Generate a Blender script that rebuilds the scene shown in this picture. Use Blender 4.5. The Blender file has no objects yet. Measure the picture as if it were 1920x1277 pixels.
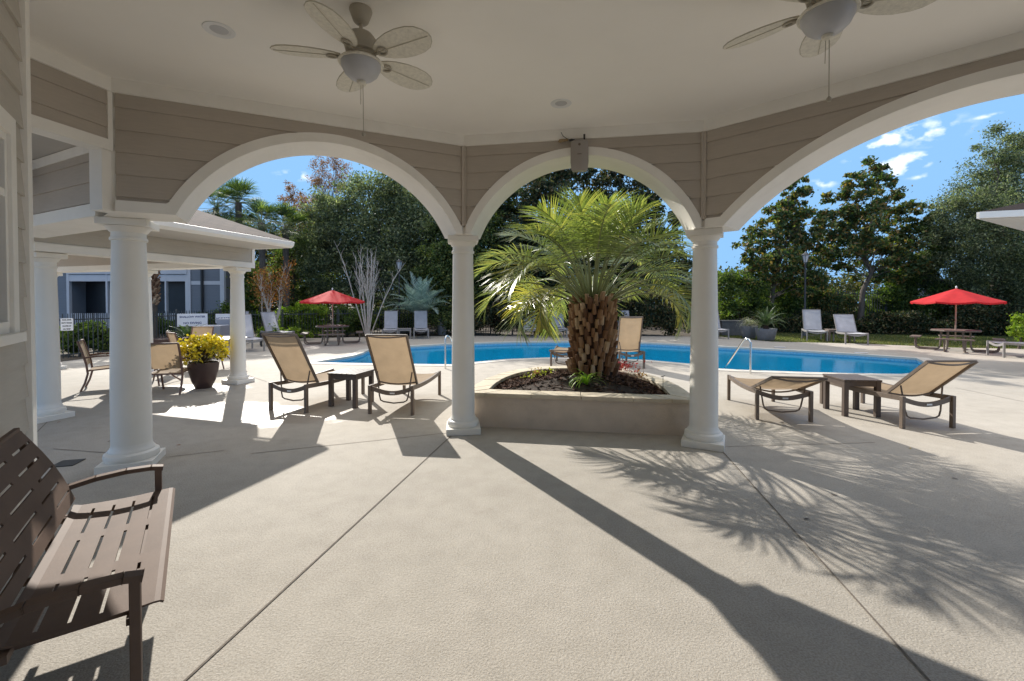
import bpy, math, random
import numpy as np
from mathutils import Vector, Matrix
from mathutils.geometry import tessellate_polygon

K = 1.1333                 # survey units -> metres
EYE = 1.5 * K
FPX, CX, CY, PITCH = 830.0, 960.0, 577.5, math.radians(1.0)
R = math.radians
scene = bpy.context.scene
col = scene.collection

# ------------------------------------------------------------------ camera
cam_d = bpy.data.cameras.new("camera")
cam = bpy.data.objects.new("camera", cam_d)
col.objects.link(cam)
cam.location = (0, 0, EYE)
cam.rotation_euler = (math.pi / 2 - PITCH, 0, 0)
cam_d.sensor_width = 36.0
cam_d.lens = FPX / 1920 * 36.0
cam_d.shift_y = -61.0 / 1920
cam_d.clip_start = 0.05
cam_d.clip_end = 2000
scene.camera = cam

# ------------------------------------------------------------------ sky and sun
SUN_EL, SUN_AZ = R(32.4), math.atan2(-0.505, 0.863)     # azimuth from +Y towards +X
sun_dir = Vector((math.sin(SUN_AZ) * math.cos(SUN_EL), math.cos(SUN_AZ) * math.cos(SUN_EL), math.sin(SUN_EL)))
world = bpy.data.worlds.new("World")
scene.world = world
world.use_nodes = True
wn, wl = world.node_tree.nodes, world.node_tree.links
wn.clear()
w_out = wn.new("ShaderNodeOutputWorld")
w_bg = wn.new("ShaderNodeBackground")
sky = wn.new("ShaderNodeTexSky")
sky.sky_type = 'NISHITA'
sky.sun_disc = False
sky.sun_elevation = SUN_EL
sky.sun_rotation = SUN_AZ
sky.air_density = 1.0
sky.dust_density = 0.3
sky.ozone_density = 3.0
w_bg.inputs[1].default_value = 0.15
def wmath(op, a, b=None, clamp=False):
    n = wn.new("ShaderNodeMath"); n.operation = op; n.use_clamp = clamp
    for i, v in enumerate((a, b)):
        if v is None: continue
        if isinstance(v, (int, float)): n.inputs[i].default_value = v
        else: wl.new(v, n.inputs[i])
    return n.outputs[0]
geo = wn.new("ShaderNodeNewGeometry")
nrm = wn.new("ShaderNodeVectorMath"); nrm.operation = 'SCALE'; nrm.inputs[3].default_value = -1.0
wl.new(geo.outputs["Incoming"], nrm.inputs[0])
# a few small fair-weather clouds
wnoise = wn.new("ShaderNodeTexNoise"); wnoise.inputs["Scale"].default_value = 34; wnoise.inputs["Detail"].default_value = 7
wmap = wn.new("ShaderNodeMapping"); wmap.inputs["Location"].default_value = (0.37, 0.11, 0.05); wmap.inputs["Scale"].default_value = (1, 1, 1.7)
wl.new(nrm.outputs[0], wmap.inputs[0]); wl.new(wmap.outputs[0], wnoise.inputs["Vector"])
def skydir(px, py):
    u, v = (px - CX) / FPX, (py - CY) / FPX
    return Vector((u, math.cos(PITCH) - v * math.sin(PITCH), -math.sin(PITCH) - v * math.cos(PITCH))).normalized()
total = None
for px, py, sx, sz in ((1740, 247, .062, .026), (1700, 240, .04, .018), (1657, 266, .028, .014), (1683, 308, .048, .020),
                       (1600, 300, .02, .006), (1540, 345, .03, .012), (1735, 330, .03, .006), (1850, 218, .02, .004),
                       (420, 330, .05, .01), (560, 330, .05, .012)):
    d = skydir(px, py)
    sub = wn.new("ShaderNodeVectorMath"); sub.operation = 'SUBTRACT'
    wl.new(nrm.outputs[0], sub.inputs[0]); sub.inputs[1].default_value = d
    mul = wn.new("ShaderNodeVectorMath"); mul.operation = 'MULTIPLY'
    wl.new(sub.outputs[0], mul.inputs[0]); mul.inputs[1].default_value = (1 / sx, 1 / sx, 1 / sz)
    ln = wn.new("ShaderNodeVectorMath"); ln.operation = 'LENGTH'
    wl.new(mul.outputs[0], ln.inputs[0])
    m = wmath('SUBTRACT', 1.0, ln.outputs["Value"], True)
    amp = 1.0 if px in (1735, 1708, 1657, 1683) and py != 330 else 0.2
    m = wmath('MULTIPLY', m, amp)
    total = m if total is None else wmath('MAXIMUM', total, m)
edge = wmath('MULTIPLY', total, 5.0, True)
puff = wmath('MULTIPLY', wmath('SUBTRACT', wmath('ADD', wmath('MULTIPLY', total, 0.75), wmath('MULTIPLY', wnoise.outputs["Fac"], 2.6)), 1.42), 1.7, True)
cm = wmath('MULTIPLY', edge, puff, True)
wmix = wn.new("ShaderNodeMix"); wmix.data_type = 'RGBA'
wl.new(cm, wmix.inputs[0])
tint = wn.new("ShaderNodeVectorMath"); tint.operation = 'MULTIPLY'; tint.inputs[1].default_value = (.66, .84, 1.0)
wl.new(sky.outputs[0], tint.inputs[0])
cap = wn.new("ShaderNodeVectorMath"); cap.operation = 'MINIMUM'; cap.inputs[1].default_value = (1.0, 1.95, 3.25)
wl.new(tint.outputs[0], cap.inputs[0])
# unseen bright sky overhead added to fill the shade, clear blue lower down
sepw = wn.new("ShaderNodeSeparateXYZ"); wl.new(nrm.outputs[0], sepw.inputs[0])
sky_fill = wmath('MULTIPLY', wmath('SUBTRACT', sepw.outputs[2], 0.50), 3.0, True)
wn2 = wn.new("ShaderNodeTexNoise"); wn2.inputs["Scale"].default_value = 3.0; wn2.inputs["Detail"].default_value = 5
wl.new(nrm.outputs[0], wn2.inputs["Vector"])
sky_fill = wmath('MULTIPLY', sky_fill, wmath('ADD', wn2.outputs["Fac"], 0.35), True)
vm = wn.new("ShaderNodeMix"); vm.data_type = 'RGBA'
wl.new(sky_fill, vm.inputs[0]); wl.new(cap.outputs[0], vm.inputs[6]); vm.inputs[7].default_value = (5.6, 5.3, 4.9, 1)
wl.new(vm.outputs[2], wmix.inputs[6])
wmix.inputs[7].default_value = (5.2, 5.2, 5.4, 1)
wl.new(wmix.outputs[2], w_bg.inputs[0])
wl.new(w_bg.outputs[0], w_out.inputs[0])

sun_d = bpy.data.lights.new("sun", 'SUN')
sun = bpy.data.objects.new("sun", sun_d)
col.objects.link(sun)
sun_d.energy = 3.2
sun_d.angle = R(0.5)
sun_d.color = (1.0, 0.95, 0.87)
sun.rotation_euler = (-sun_dir).to_track_quat('-Z', 'Y').to_euler()
scene.view_settings.view_transform = 'Standard'
scene.view_settings.look = 'None'
scene.view_settings.exposure = 1.08
scene.view_settings.gamma = 1
scene.cycles.max_bounces = 10
scene.cycles.diffuse_bounces = 6
scene.cycles.transparent_max_bounces = 24
scene.cycles.use_denoising = True
scene.cycles.sample_clamp_indirect = 6

# ------------------------------------------------------------------ helpers
def at(px, py, z=0.0):
    """metres: where the sight line of a photo point meets height z"""
    u, v = (px - CX) / FPX, (py - CY) / FPX
    y, zz = math.cos(PITCH) - v * math.sin(PITCH), -math.sin(PITCH) - v * math.cos(PITCH)
    t = (z - EYE) / zz
    return Vector((u * t, y * t, z))
def atd(px, py, Y):
    """metres: where the sight line of a photo point is Y deep"""
    u, v = (px - CX) / FPX, (py - CY) / FPX
    y, zz = math.cos(PITCH) - v * math.sin(PITCH), -math.sin(PITCH) - v * math.cos(PITCH)
    t = Y / y
    return Vector((u * t, Y, EYE + zz * t))

class MB:
    def __init__(self, k=1.0): self.v, self.f, self.k, self.M = [], [], k, Matrix.Identity(4)
    def add(self, vs, fs):
        n = len(self.v)
        self.v += [self.M @ (Vector(p) * self.k) for p in vs]
        self.f += [tuple(i + n for i in f) for f in fs]
        return self
    def box(self, c, s, rz=0.0, rx=0.0, ry=0.0):
        m = Matrix.Translation(c) @ Matrix.Rotation(rz, 4, 'Z') @ Matrix.Rotation(ry, 4, 'Y') @ Matrix.Rotation(rx, 4, 'X')
        x, y, z = s[0] / 2, s[1] / 2, s[2] / 2
        vs = [m @ Vector(p) for p in ((-x,-y,-z),(x,-y,-z),(x,y,-z),(-x,y,-z),(-x,-y,z),(x,-y,z),(x,y,z),(-x,y,z))]
        return self.add(vs, [(0,3,2,1),(4,5,6,7),(0,1,5,4),(1,2,6,5),(2,3,7,6),(3,0,4,7)])
    def beam(self, a, b, z0, z1, off0, off1, m0=0.0, m1=0.0):
        """box on a plan line a>b between heights; offsets to the right (toward viewer) of a>b; m = end extension on off1 side"""
        a, b = Vector(a).to_2d(), Vector(b).to_2d()
        d = (b - a).normalized(); n = Vector((d.y, -d.x))
        p = [a + n*off0, b + n*off0, b + n*off1 + d*m1, a + n*off1 - d*m0]
        return self.prism(p, z0, z1)
    def prism(self, poly, z0, z1):
        n = len(poly)
        vs = [(p[0], p[1], z0) for p in poly] + [(p[0], p[1], z1) for p in poly]
        fs = [tuple(range(n))[::-1], tuple(range(n, 2*n))] + [(i, (i+1) % n, n + (i+1) % n, n + i) for i in range(n)]
        return self.add(vs, fs)
    def tube(self, pts, r, n=8, cap=True, flat=1.0):
        pts = [Vector(p) for p in pts]
        rs = r if isinstance(r, (list, tuple)) else [r] * len(pts)
        vs, fs = [], []
        up = None
        for i, p in enumerate(pts):
            d = (pts[min(i+1, len(pts)-1)] - pts[max(i-1, 0)]).normalized()
            if up is None: up = Vector((0, 0, 1)) if abs(d.z) < .9 else Vector((1, 0, 0))
            s = d.cross(up).normalized(); up = s.cross(d).normalized()
            for k in range(n):
                a = 2 * math.pi * (k + .5) / n
                vs.append(p + (s * math.cos(a) + up * math.sin(a) * flat) * rs[i])
        for i in range(len(pts) - 1):
            for k in range(n):
                fs.append((i*n + k, i*n + (k+1) % n, (i+1)*n + (k+1) % n, (i+1)*n + k))
        if cap: fs += [tuple(range(n))[::-1], tuple(range((len(pts)-1)*n, len(pts)*n))]
        return self.add(vs, fs)
    def lathe(self, prof, c=(0, 0, 0), n=32, cap=True):
        vs, fs = [], []
        for r, z in prof:
            for k in range(n):
                a = 2 * math.pi * k / n
                vs.append((c[0] + r*math.cos(a), c[1] + r*math.sin(a), c[2] + z))
        for i in range(len(prof) - 1):
            for k in range(n):
                fs.append((i*n + k, i*n + (k+1) % n, (i+1)*n + (k+1) % n, (i+1)*n + k))
        if cap: fs += [tuple(range(n))[::-1], tuple(range((len(prof)-1)*n, len(prof)*n))]
        return self.add(vs, fs)
    def build(self, name, m, parent=None, smooth=False, bevel=0.0, solid=0.0, weld=False):
        me = bpy.data.meshes.new(name)
        me.from_pydata([tuple(v) for v in self.v], [], self.f)
        me.materials.append(m)
        me.update()
        if smooth:
            me.polygons.foreach_set('use_smooth', [True] * len(me.polygons))
            me.set_sharp_from_angle(angle=R(40))
        o = bpy.data.objects.new(name, me)
        col.objects.link(o)
        if parent is not None: o.parent = parent
        if solid:
            s = o.modifiers.new("solid", 'SOLIDIFY'); s.thickness = solid; s.offset = 0
        if bevel:
            b = o.modifiers.new("bevel", 'BEVEL'); b.width = bevel; b.segments = 2; b.limit_method = 'ANGLE'
        return o

def tag(o, label=None, cat=None, group=None, kind=None):
    if label: o['label'] = label
    if cat: o['category'] = cat
    if group: o['group'] = group
    if kind: o['kind'] = kind
    return o
def empty(name, loc=(0, 0, 0), rz=0.0, label=None, cat=None, group=None, kind=None):
    o = bpy.data.objects.new(name, None)
    o.empty_display_size = .2
    col.objects.link(o)
    o.location = loc; o.rotation_euler = (0, 0, rz)
    return tag(o, label, cat, group, kind)
def copy_tree(o, parent=None):
    c = o.copy(); col.objects.link(c); c.parent = parent
    for ch in [x for x in bpy.data.objects if x.parent == o]: copy_tree(ch, c)
    return c

# ------------------------------------------------------------------ materials
def nt(name):
    m = bpy.data.materials.new(name); m.use_nodes = True
    n, l = m.node_tree.nodes, m.node_tree.links
    return m, n, l, n["Principled BSDF"]
def mixc(n, l, fac, a, b, mode='MIX'):
    x = n.new("ShaderNodeMix"); x.data_type = 'RGBA'; x.blend_type = mode
    for i, v in ((0, fac), (6, a), (7, b)):
        if isinstance(v, (int, float)): x.inputs[i].default_value = v
        elif isinstance(v, tuple): x.inputs[i].default_value = (*v[:3], 1)
        else: l.new(v, x.inputs[i])
    return x.outputs[2]
def noise(n, l, vec, scale, detail=4, rough=.5):
    t = n.new("ShaderNodeTexNoise"); t.inputs["Scale"].default_value = scale
    t.inputs["Detail"].default_value = detail; t.inputs["Roughness"].default_value = rough
    if vec is not None: l.new(vec, t.inputs["Vector"])
    return t.outputs["Fac"]
def ramp(n, l, fac, stops):
    r = n.new("ShaderNodeValToRGB"); l.new(fac, r.inputs[0])
    e = r.color_ramp.elements
    while len(e) < len(stops): e.new(.5)
    for x, (p, c) in zip(e, stops): x.position = p; x.color = (*c[:3], 1) if not isinstance(c, (int, float)) else (c, c, c, 1)
    return r.outputs[0]
def coords(n, l, scale=None, kind="Object"):
    t = n.new("ShaderNodeTexCoord")
    if scale is None: return t.outputs[kind]
    m = n.new("ShaderNodeMapping"); m.inputs["Scale"].default_value = scale
    l.new(t.outputs[kind], m.inputs[0]); return m.outputs[0]
def add_bump(n, l, bsdf, h, strength, dist=.01):
    b = n.new("ShaderNodeBump"); b.inputs["Strength"].default_value = strength; b.inputs["Distance"].default_value = dist
    l.new(h, b.inputs["Height"]); l.new(b.outputs[0], bsdf.inputs["Normal"])
def pmat(name, c, rough=.5, var=.12, scale=3.0, stretch=None, bump=.0, bscale=60, metal=0.0, spec=.5, dirt=None):
    m, n, l, b = nt(name)
    v = coords(n, l, stretch)
    f = noise(n, l, v, scale, 6, .6)
    dark = tuple(x * (1 - var) for x in c); lite = tuple(min(1, x * (1 + var)) for x in c)
    cc = ramp(n, l, f, [(.3, dark), (.7, lite)])
    if dirt:
        f2 = ramp(n, l, noise(n, l, v, scale * .35, 8, .7), [(.55, 0.0), (.75, 1.0)])
        mm = n.new("ShaderNodeMath"); mm.operation = 'MULTIPLY'; mm.inputs[1].default_value = dirt[1]; l.new(f2, mm.inputs[0])
        cc = mixc(n, l, mm.outputs[0], cc, dirt[0])
    l.new(cc, b.inputs["Base Color"])
    b.inputs["Roughness"].default_value = rough; b.inputs["Metallic"].default_value = metal
    b.inputs["Specular IOR Level"].default_value = spec
    if bump: add_bump(n, l, b, noise(n, l, v, bscale, 4, .6), bump)
    return m
def leafmat(name, stops, rough=.45, trans=.3, tcol=None, spec=.5):
    m, n, l, b = nt(name)
    g = n.new("ShaderNodeNewGeometry")
    cc = ramp(n, l, g.outputs["Random Per Island"], stops)
    l.new(cc, b.inputs["Base Color"]); b.inputs["Roughness"].default_value = rough
    b.inputs["Specular IOR Level"].default_value = spec
    if name in ("oak_leaf", "grey_green_leaf", "magnolia_leaf", "dark_magnolia_leaf", "shrub_leaf", "woodland_leaf", "lime_hedge_leaf"):
        b.inputs["Specular IOR Level"].default_value = .22; b.inputs["Roughness"].default_value = .6
    t = n.new("ShaderNodeBsdfTranslucent")
    l.new(mixc(n, l, 1.0, cc, tcol or (1.6, 1.9, .7), 'MULTIPLY'), t.inputs[0])
    x = n.new("ShaderNodeMixShader"); x.inputs[0].default_value = trans
    l.new(b.outputs[0], x.inputs[1]); l.new(t.outputs[0], x.inputs[2])
    l.new(x.outputs[0], n["Material Output"].inputs[0])
    return m

# concrete deck
def deck_mat():
    m, n, l, b = nt("broomed_concrete")
    v = coords(n, l)
    big = noise(n, l, v, .55, 7, .62)
    mid = noise(n, l, v, 5.0, 6, .65)
    fine = noise(n, l, v, 95, 3, .7)
    c = ramp(n, l, big, [(.28, (.29, .26, .215)), (.5, (.39, .352, .295)), (.72, (.47, .43, .37))])
    c = mixc(n, l, .42, c, ramp(n, l, mid, [(.32, (.29, .262, .22)), (.66, (.50, .46, .40))]))
    c = mixc(n, l, .38, c, ramp(n, l, fine, [(.36, (.19, .165, .135)), (.6, (.55, .51, .45))]))
    spots = ramp(n, l, noise(n, l, v, 1.9, 9, .75), [(.60, 0.0), (.72, 1.0)])
    mm = n.new("ShaderNodeMath"); mm.operation = 'MULTIPLY'; mm.inputs[1].default_value = .5; l.new(spots, mm.inputs[0])
    c = mixc(n, l, mm.outputs[0], c, (.27, .23, .18))
    # damp patches beside the loungers
    sep = n.new("ShaderNodeSeparateXYZ"); l.new(v, sep.inputs[0])
    def M(op, a, bb, clamp=False):
        x = n.new("ShaderNodeMath"); x.operation = op; x.use_clamp = clamp
        for i, q in enumerate((a, bb)):
            if isinstance(q, (int, float)): x.inputs[i].default_value = q
            elif q is not None: l.new(q, x.inputs[i])
        return x.outputs[0]
    wet = None
    for (cx, cy, rx, ry) in WET:
        dx = M('DIVIDE', M('SUBTRACT', sep.outputs[0], cx), rx); dy = M('DIVIDE', M('SUBTRACT', sep.outputs[1], cy), ry)
        d = M('SUBTRACT', 1.0, M('ADD', M('MULTIPLY', dx, dx), M('MULTIPLY', dy, dy)), True)
        wet = d if wet is None else M('MAXIMUM', wet, d)
    wf = M('MULTIPLY', M('SUBTRACT', M('ADD', M('MULTIPLY', wet, .8), M('MULTIPLY', noise(n, l, v, 2.2, 6, .65), .9)), .78), 6.0, True)
    c = mixc(n, l, M('MULTIPLY', wf, .35), c, (.24, .20, .16))
    l.new(c, b.inputs["Base Color"])
    l.new(M('SUBTRACT', .82, M('MULTIPLY', wf, .42)), b.inputs["Roughness"])
    b.inputs["Specular IOR Level"].default_value = .35
    vo = n.new("ShaderNodeTexVoronoi"); vo.inputs["Scale"].default_value = 92; vo.feature = 'SMOOTH_F1'
    wv = n.new("ShaderNodeVectorMath"); wv.operation = 'ADD'
    l.new(v, wv.inputs[0])
    ns = n.new("ShaderNodeTexNoise"); ns.inputs["Scale"].default_value = 20; l.new(v, ns.inputs["Vector"])
    sc = n.new("ShaderNodeVectorMath"); sc.operation = 'SCALE'; sc.inputs[3].default_value = .06; l.new(ns.outputs["Color"], sc.inputs[0])
    l.new(sc.outputs[0], wv.inputs[1]); l.new(wv.outputs[0], vo.inputs["Vector"])
    h = M('ADD', M('MULTIPLY', vo.outputs["Distance"], .7), M('MULTIPLY', fine, .8))
    add_bump(n, l, b, h, .5, .0055)
    return m
WET = [(-3.6, 6.5, 1.7, .9), (-4.6, 6.9, 1.3, .8), (3.9, 6.35, .7, .45), (5.7, 6.0, .6, .4), (-6.0, 8.6, 1.2, .6)]

M_DECK = deck_mat()
M_JOINT = pmat("joint_sealant", (.16, .135, .11), .9, .3, 30)
M_WHITE = pmat("painted_trim", (.86, .83, .77), .5, .05, 2.0, dirt=((.50, .45, .38), .25))
M_COLW = pmat("painted_column", (.82, .785, .715), .42, .04, 1.6, dirt=((.52, .48, .42), .22), bump=.03, bscale=8)
M_CEIL = pmat("ceiling_paint", (.90, .87, .82), .75, .03, .8, bump=.04, bscale=120)
def siding_mat(name, c):
    m, n, l, b = nt(name)
    v = coords(n, l)
    grain = coords(n, l, (3, 3, 42))
    f = noise(n, l, v, 1.3, 5, .6); g = noise(n, l, grain, 2.2, 7, .62)
    cc = ramp(n, l, f, [(.3, tuple(x*.93 for x in c)), (.7, tuple(x*1.07 for x in c))])
    cc = mixc(n, l, .25, cc, ramp(n, l, g, [(.35, tuple(x*.82 for x in c)), (.65, tuple(x*1.12 for x in c))]))
    l.new(cc, b.inputs["Base Color"]); b.inputs["Roughness"].default_value = .6
    add_bump(n, l, b, g, .35, .004)
    return m
M_SIDE = siding_mat("taupe_lap_siding", (.46, .405, .345))
M_SIDEL = siding_mat("cream_lap_siding", (.50, .46, .40))
M_BLUE = siding_mat("blue_grey_siding", (.16, .175, .20))
M_SOFF = pmat("soffit_panel", (.52, .49, .45), .6, .04, 2)
def shingle_mat():
    m, n, l, b = nt("brown_shingles")
    v = coords(n, l, (1, 1, 1))
    br = n.new("ShaderNodeTexBrick"); br.inputs["Scale"].default_value = 1.0
    br.inputs["Brick Width"].default_value = .3; br.inputs["Row Height"].default_value = .16; br.inputs["Mortar Size"].default_value = .022
    br.inputs["Color1"].default_value = (.040, .027, .023, 1); br.inputs["Color2"].default_value = (.10, .068, .056, 1); br.inputs["Mortar"].default_value = (.012, .01, .009, 1)
    l.new(coords(n, l, None, "UV"), br.inputs["Vector"])
    c = mixc(n, l, .4, br.outputs["Color"], ramp(n, l, noise(n, l, v, 40, 4, .7), [(.3, (.035, .024, .02)), (.7, (.11, .08, .068))]))
    l.new(c, b.inputs["Base Color"]); b.inputs["Roughness"].default_value = .95; b.inputs["Specular IOR Level"].default_value = .15
    add_bump(n, l, b, br.outputs["Fac"], -.6, .02)
    return m
M_SHING = shingle_mat()
M_STUCCO = pmat("beige_stucco", (.62, .52, .42), .85, .08, 4, bump=.35, bscale=90, dirt=((.25, .21, .16), .35))
M_COPE = pmat("tan_flagstone", (.58, .50, .38), .7, .16, 5, bump=.2, bscale=30, dirt=((.36, .28, .18), .4))
M_MULCH = leafmat("bark_mulch", [(0, (.035, .018, .014)), (.5, (.085, .045, .032)), (.85, (.15, .085, .06)), (1, (.26, .17, .12))], .9, 0.0, spec=.2)
M_SOIL = pmat("dark_soil", (.05, .033, .024), .95, .4, 12, bump=.5, bscale=40)
M_BRONZE = pmat("bronze_powder_coat", (.150, .104, .080), .6, .12, 5, bump=.06, bscale=90, dirt=((.19, .15, .12), .3), spec=.12)
M_TAUPE = pmat("taupe_frame", (.15, .115, .09), .5, .12, 6, bump=.08, bscale=70, dirt=((.28, .22, .17), .35))
M_GREYFR = pmat("weathered_grey_frame", (.26, .245, .235), .55, .12, 6)
M_BLACK = pmat("black_iron", (.018, .02, .022), .45, .2, 6)
M_STEEL = pmat("stainless_steel", (.72, .72, .70), .18, .05, 5, metal=1.0)
M_FANRIM = pmat("blade_edging", (.50, .46, .37), .6, .08, 6)
M_GLASSW = pmat("frosted_glass", (.50, .50, .52), .35, .03, 3)
M_FANBODY = pmat("fan_body", (.40, .36, .29), .5, .08, 4)
M_FANBL = pmat("whitewashed_wicker_blade", (.74, .70, .60), .65, .12, 40, bump=.4, bscale=160)
M_TAG = pmat("white_tag", (.75, .75, .75), .4, .02)
M_PLASTIC = pmat("taupe_plastic", (.33, .30, .275), .4, .03)
M_DARKP = pmat("dark_plastic", (.02, .02, .02), .4, .1)
M_NEST = pmat("dry_mud", (.34, .25, .14), .95, .3, 40, bump=.8, bscale=80)
M_POT = pmat("brown_glazed_pot", (.065, .035, .03), .35, .2, 4)
M_POTG = pmat("grey_stone_pot", (.18, .18, .19), .7, .15, 8, bump=.2)
M_POTD = pmat("dark_stone_box", (.09, .09, .09), .75, .2, 6, bump=.2)
M_POTB = pmat("pale_blue_grey_pot", (.32, .33, .37), .6, .08, 6)
M_TREX = pmat("brown_plank", (.14, .11, .09), .6, .2, 4, (1, 14, 1))
M_TABTOP = pmat("pale_tabletop", (.55, .53, .49), .45, .08, 6)
M_SIGN = pmat("white_sign_face", (.78, .78, .80), .4, .03)
M_INK = pmat("black_lettering", (.02, .02, .025), .6, .1)
M_INKB = pmat("navy_lettering", (.03, .05, .16), .6, .1)
M_RED = None
def cloth(name, c, trans, var=.1, weave=900):
    m, n, l, b = nt(name)
    v = coords(n, l)
    cc = ramp(n, l, noise(n, l, v, 5, 5, .6), [(.3, tuple(x*(1-var) for x in c)), (.7, tuple(x*(1+var) for x in c))])
    l.new(cc, b.inputs["Base Color"]); b.inputs["Roughness"].default_value = .8
    t = n.new("ShaderNodeBsdfTranslucent"); l.new(cc, t.inputs[0])
    x = n.new("ShaderNodeMixShader"); x.inputs[0].default_value = trans
    l.new(b.outputs[0], x.inputs[1]); l.new(t.outputs[0], x.inputs[2]); l.new(x.outputs[0], n["Material Output"].inputs[0])
    add_bump(n, l, b, noise(n, l, v, 200, 2), .15, .002)
    return m
M_RED = cloth("red_canvas", (.66, .03, .035), .42)
M_SLING = cloth("tan_sling_mesh", (.36, .265, .17), .42)
M_SLINGG = cloth("grey_white_sling_mesh", (.50, .50, .54), .3)
def glass_mat():
    m, n, l, b = nt("window_glass")
    b.inputs["Base Color"].default_value = (.10, .11, .10, 1); b.inputs["Roughness"].default_value = .05
    b.inputs["Specular IOR Level"].default_value = .9
    l.new(ramp(n, l, noise(n, l, coords(n, l), 1.3, 3), [(.3, (.05, .055, .055)), (.7, (.16, .16, .15))]), b.inputs["Base Color"])
    return m
M_GLASS = glass_mat()
M_DARKOP = pmat("dark_insect_screen", (.012, .014, .018), .35, .3, 2)
M_BARK = pmat("grey_brown_bark", (.10, .08, .065), .9, .35, 6, (3, 3, .7), bump=.6, bscale=18)
M_BARKP = pmat("pale_smooth_bark", (.50, .45, .39), .75, .25, 6, (3, 3, .8), bump=.3, bscale=20)
M_GRASS = None

def water_mat():
    m, n, l, b = nt("pool_water")
    n.remove(b)
    v = coords(n, l)
    tr = n.new("ShaderNodeBsdfTransparent"); tr.inputs[0].default_value = (.12, .71, .94, 1)
    gl = n.new("ShaderNodeBsdfGlossy"); gl.inputs["Roughness"].default_value = .03
    fr = n.new("ShaderNodeFresnel"); fr.inputs[0].default_value = 1.33
    bp = n.new("ShaderNodeBump"); bp.inputs["Strength"].default_value = .12; bp.inputs["Distance"].default_value = .03
    l.new(noise(n, l, coords(n, l, (1, 2.2, 1)), 3.2, 4, .55), bp.inputs["Height"])
    l.new(bp.outputs[0], gl.inputs["Normal"]); l.new(bp.outputs[0], fr.inputs["Normal"])
    x = n.new("ShaderNodeMixShader")
    f2 = n.new("ShaderNodeMath"); f2.operation = 'MULTIPLY'; f2.inputs[1].default_value = .75; l.new(fr.outputs[0], f2.inputs[0])
    l.new(f2.outputs[0], x.inputs[0]); l.new(tr.outputs[0], x.inputs[1]); l.new(gl.outputs[0], x.inputs[2])
    l.new(x.outputs[0], n["Material Output"].inputs[0])
    return m
M_WATER = water_mat()
M_PLASTER = pmat("pool_plaster", (.62, .82, .86), .7, .05, 1.0)
M_TILE = pmat("blue_waterline_tile", (.22, .46, .62), .25, .25, 30)
M_COPING = pmat("pool_coping", (.56, .52, .45), .7, .08, 3, bump=.2, bscale=80)

# ------------------------------------------------------------------ ground, deck, pool
pool_px = [(690,657),(681,662),(664,667),(640,671),(615,675),(588,679.5),(640,681),(740,682.5),(845,684),(890,679.5),(950,674),(1022,671),
           (1100,671.5),(1160,673),(1220,676),(1297,683),(1350,692),(1400,694.5),(1500,698),(1600,700.5),(1690,702),(1745,697),(1750,687),(1718,672),
           (1600,664),(1500,658),(1350,650),(1220,643.5),(1080,640.5),(960,641.5),(845,645),(760,650)]
pool = [at(x, y).to_2d() for x, y in pool_px]
def offset_poly(poly, d):
    out = []
    n = len(poly)
    area = sum(poly[i].x*poly[(i+1)%n].y - poly[(i+1)%n].x*poly[i].y for i in range(n))
    s = 1 if area > 0 else -1
    for i in range(n):
        a, b, c = poly[i-1], poly[i], poly[(i+1) % n]
        d1, d2 = (b-a).normalized(), (c-b).normalized()
        n1, n2 = Vector((d1.y, -d1.x))*s, Vector((d2.y, -d2.x))*s
        m = (n1+n2).normalized()
        out.append(b + m * (d / max(.45, m.dot(n1))))
    return out
def sheet(name, outer, holes, z, m, label=None, kind='structure', parent=None):
    loops = [[Vector((p[0], p[1], 0)) for p in outer]] + [[Vector((p[0], p[1], 0)) for p in h] for h in holes]
    tris = tessellate_polygon(loops)
    vs = [p for lp in loops for p in lp]
    me = bpy.data.meshes.new(name)
    fs = []
    for t in tris:
        a, b, c = (vs[i] for i in t)
        fs.append(t if (b-a).cross(c-a).z > 0 else t[::-1])
    me.from_pydata([(p.x, p.y, z) for p in vs], [], fs); me.materials.append(m); me.update()
    o = bpy.data.objects.new(name, me); col.objects.link(o)
    if parent: o.parent = parent
    else: tag(o, label, None, None, kind)
    return o
S = lambda pts: [Vector((x*K, y*K)) for x, y in pts]
deck_outer = S([(-30,-8),(-30,9.6),(-11,10.4),(-10.7,16.6),(-5.5,18.3),(3,18.9),(8.6,18.2),(9.4,16.0),(12,15.3),(14,14.0),(20,12.7),(32,12.2),(32,-8)])
deck = sheet("pool_deck", deck_outer, [offset_poly(pool, .30)], 0.0, M_DECK)
sheet("ground", S([(-150,-60),(-150,260),(160,260),(160,-60)]), [offset_poly(pool, .2)], -.03, pmat("leaf_litter_ground", (.075, .055, .035), .95, .45, 3, bump=.6, bscale=20))
# coping ring and shell
cp = MB()
pin, pout = pool, offset_poly(pool, .305)
n = len(pool)
cp.add([(p.x, p.y, .012) for p in pin] + [(p.x, p.y, .012) for p in pout], [(i, n+i, n+(i+1)%n, (i+1)%n) for i in range(n)])
cp.add([(p.x, p.y, .012) for p in pin] + [(p.x, p.y, -.05) for p in pin], [(i, (i+1)%n, n+(i+1)%n, n+i) for i in range(n)])
cp.add([(p.x, p.y, .012) for p in pout] + [(p.x, p.y, -.03) for p in pout], [(i, n+i, n+(i+1)%n, (i+1)%n) for i in range(n)])
tag(cp.build("pool_coping", M_COPING), kind='structure')
pw = MB()
pin2 = offset_poly(pool, .01)
pw.add([(p.x, p.y, -.05) for p in pin2] + [(p.x, p.y, -.17) for p in pin2], [(i, (i+1)%n, n+(i+1)%n, n+i) for i in range(n)])
tag(pw.build("pool_tile_band", M_TILE), kind='structure')
ps = MB()
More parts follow.
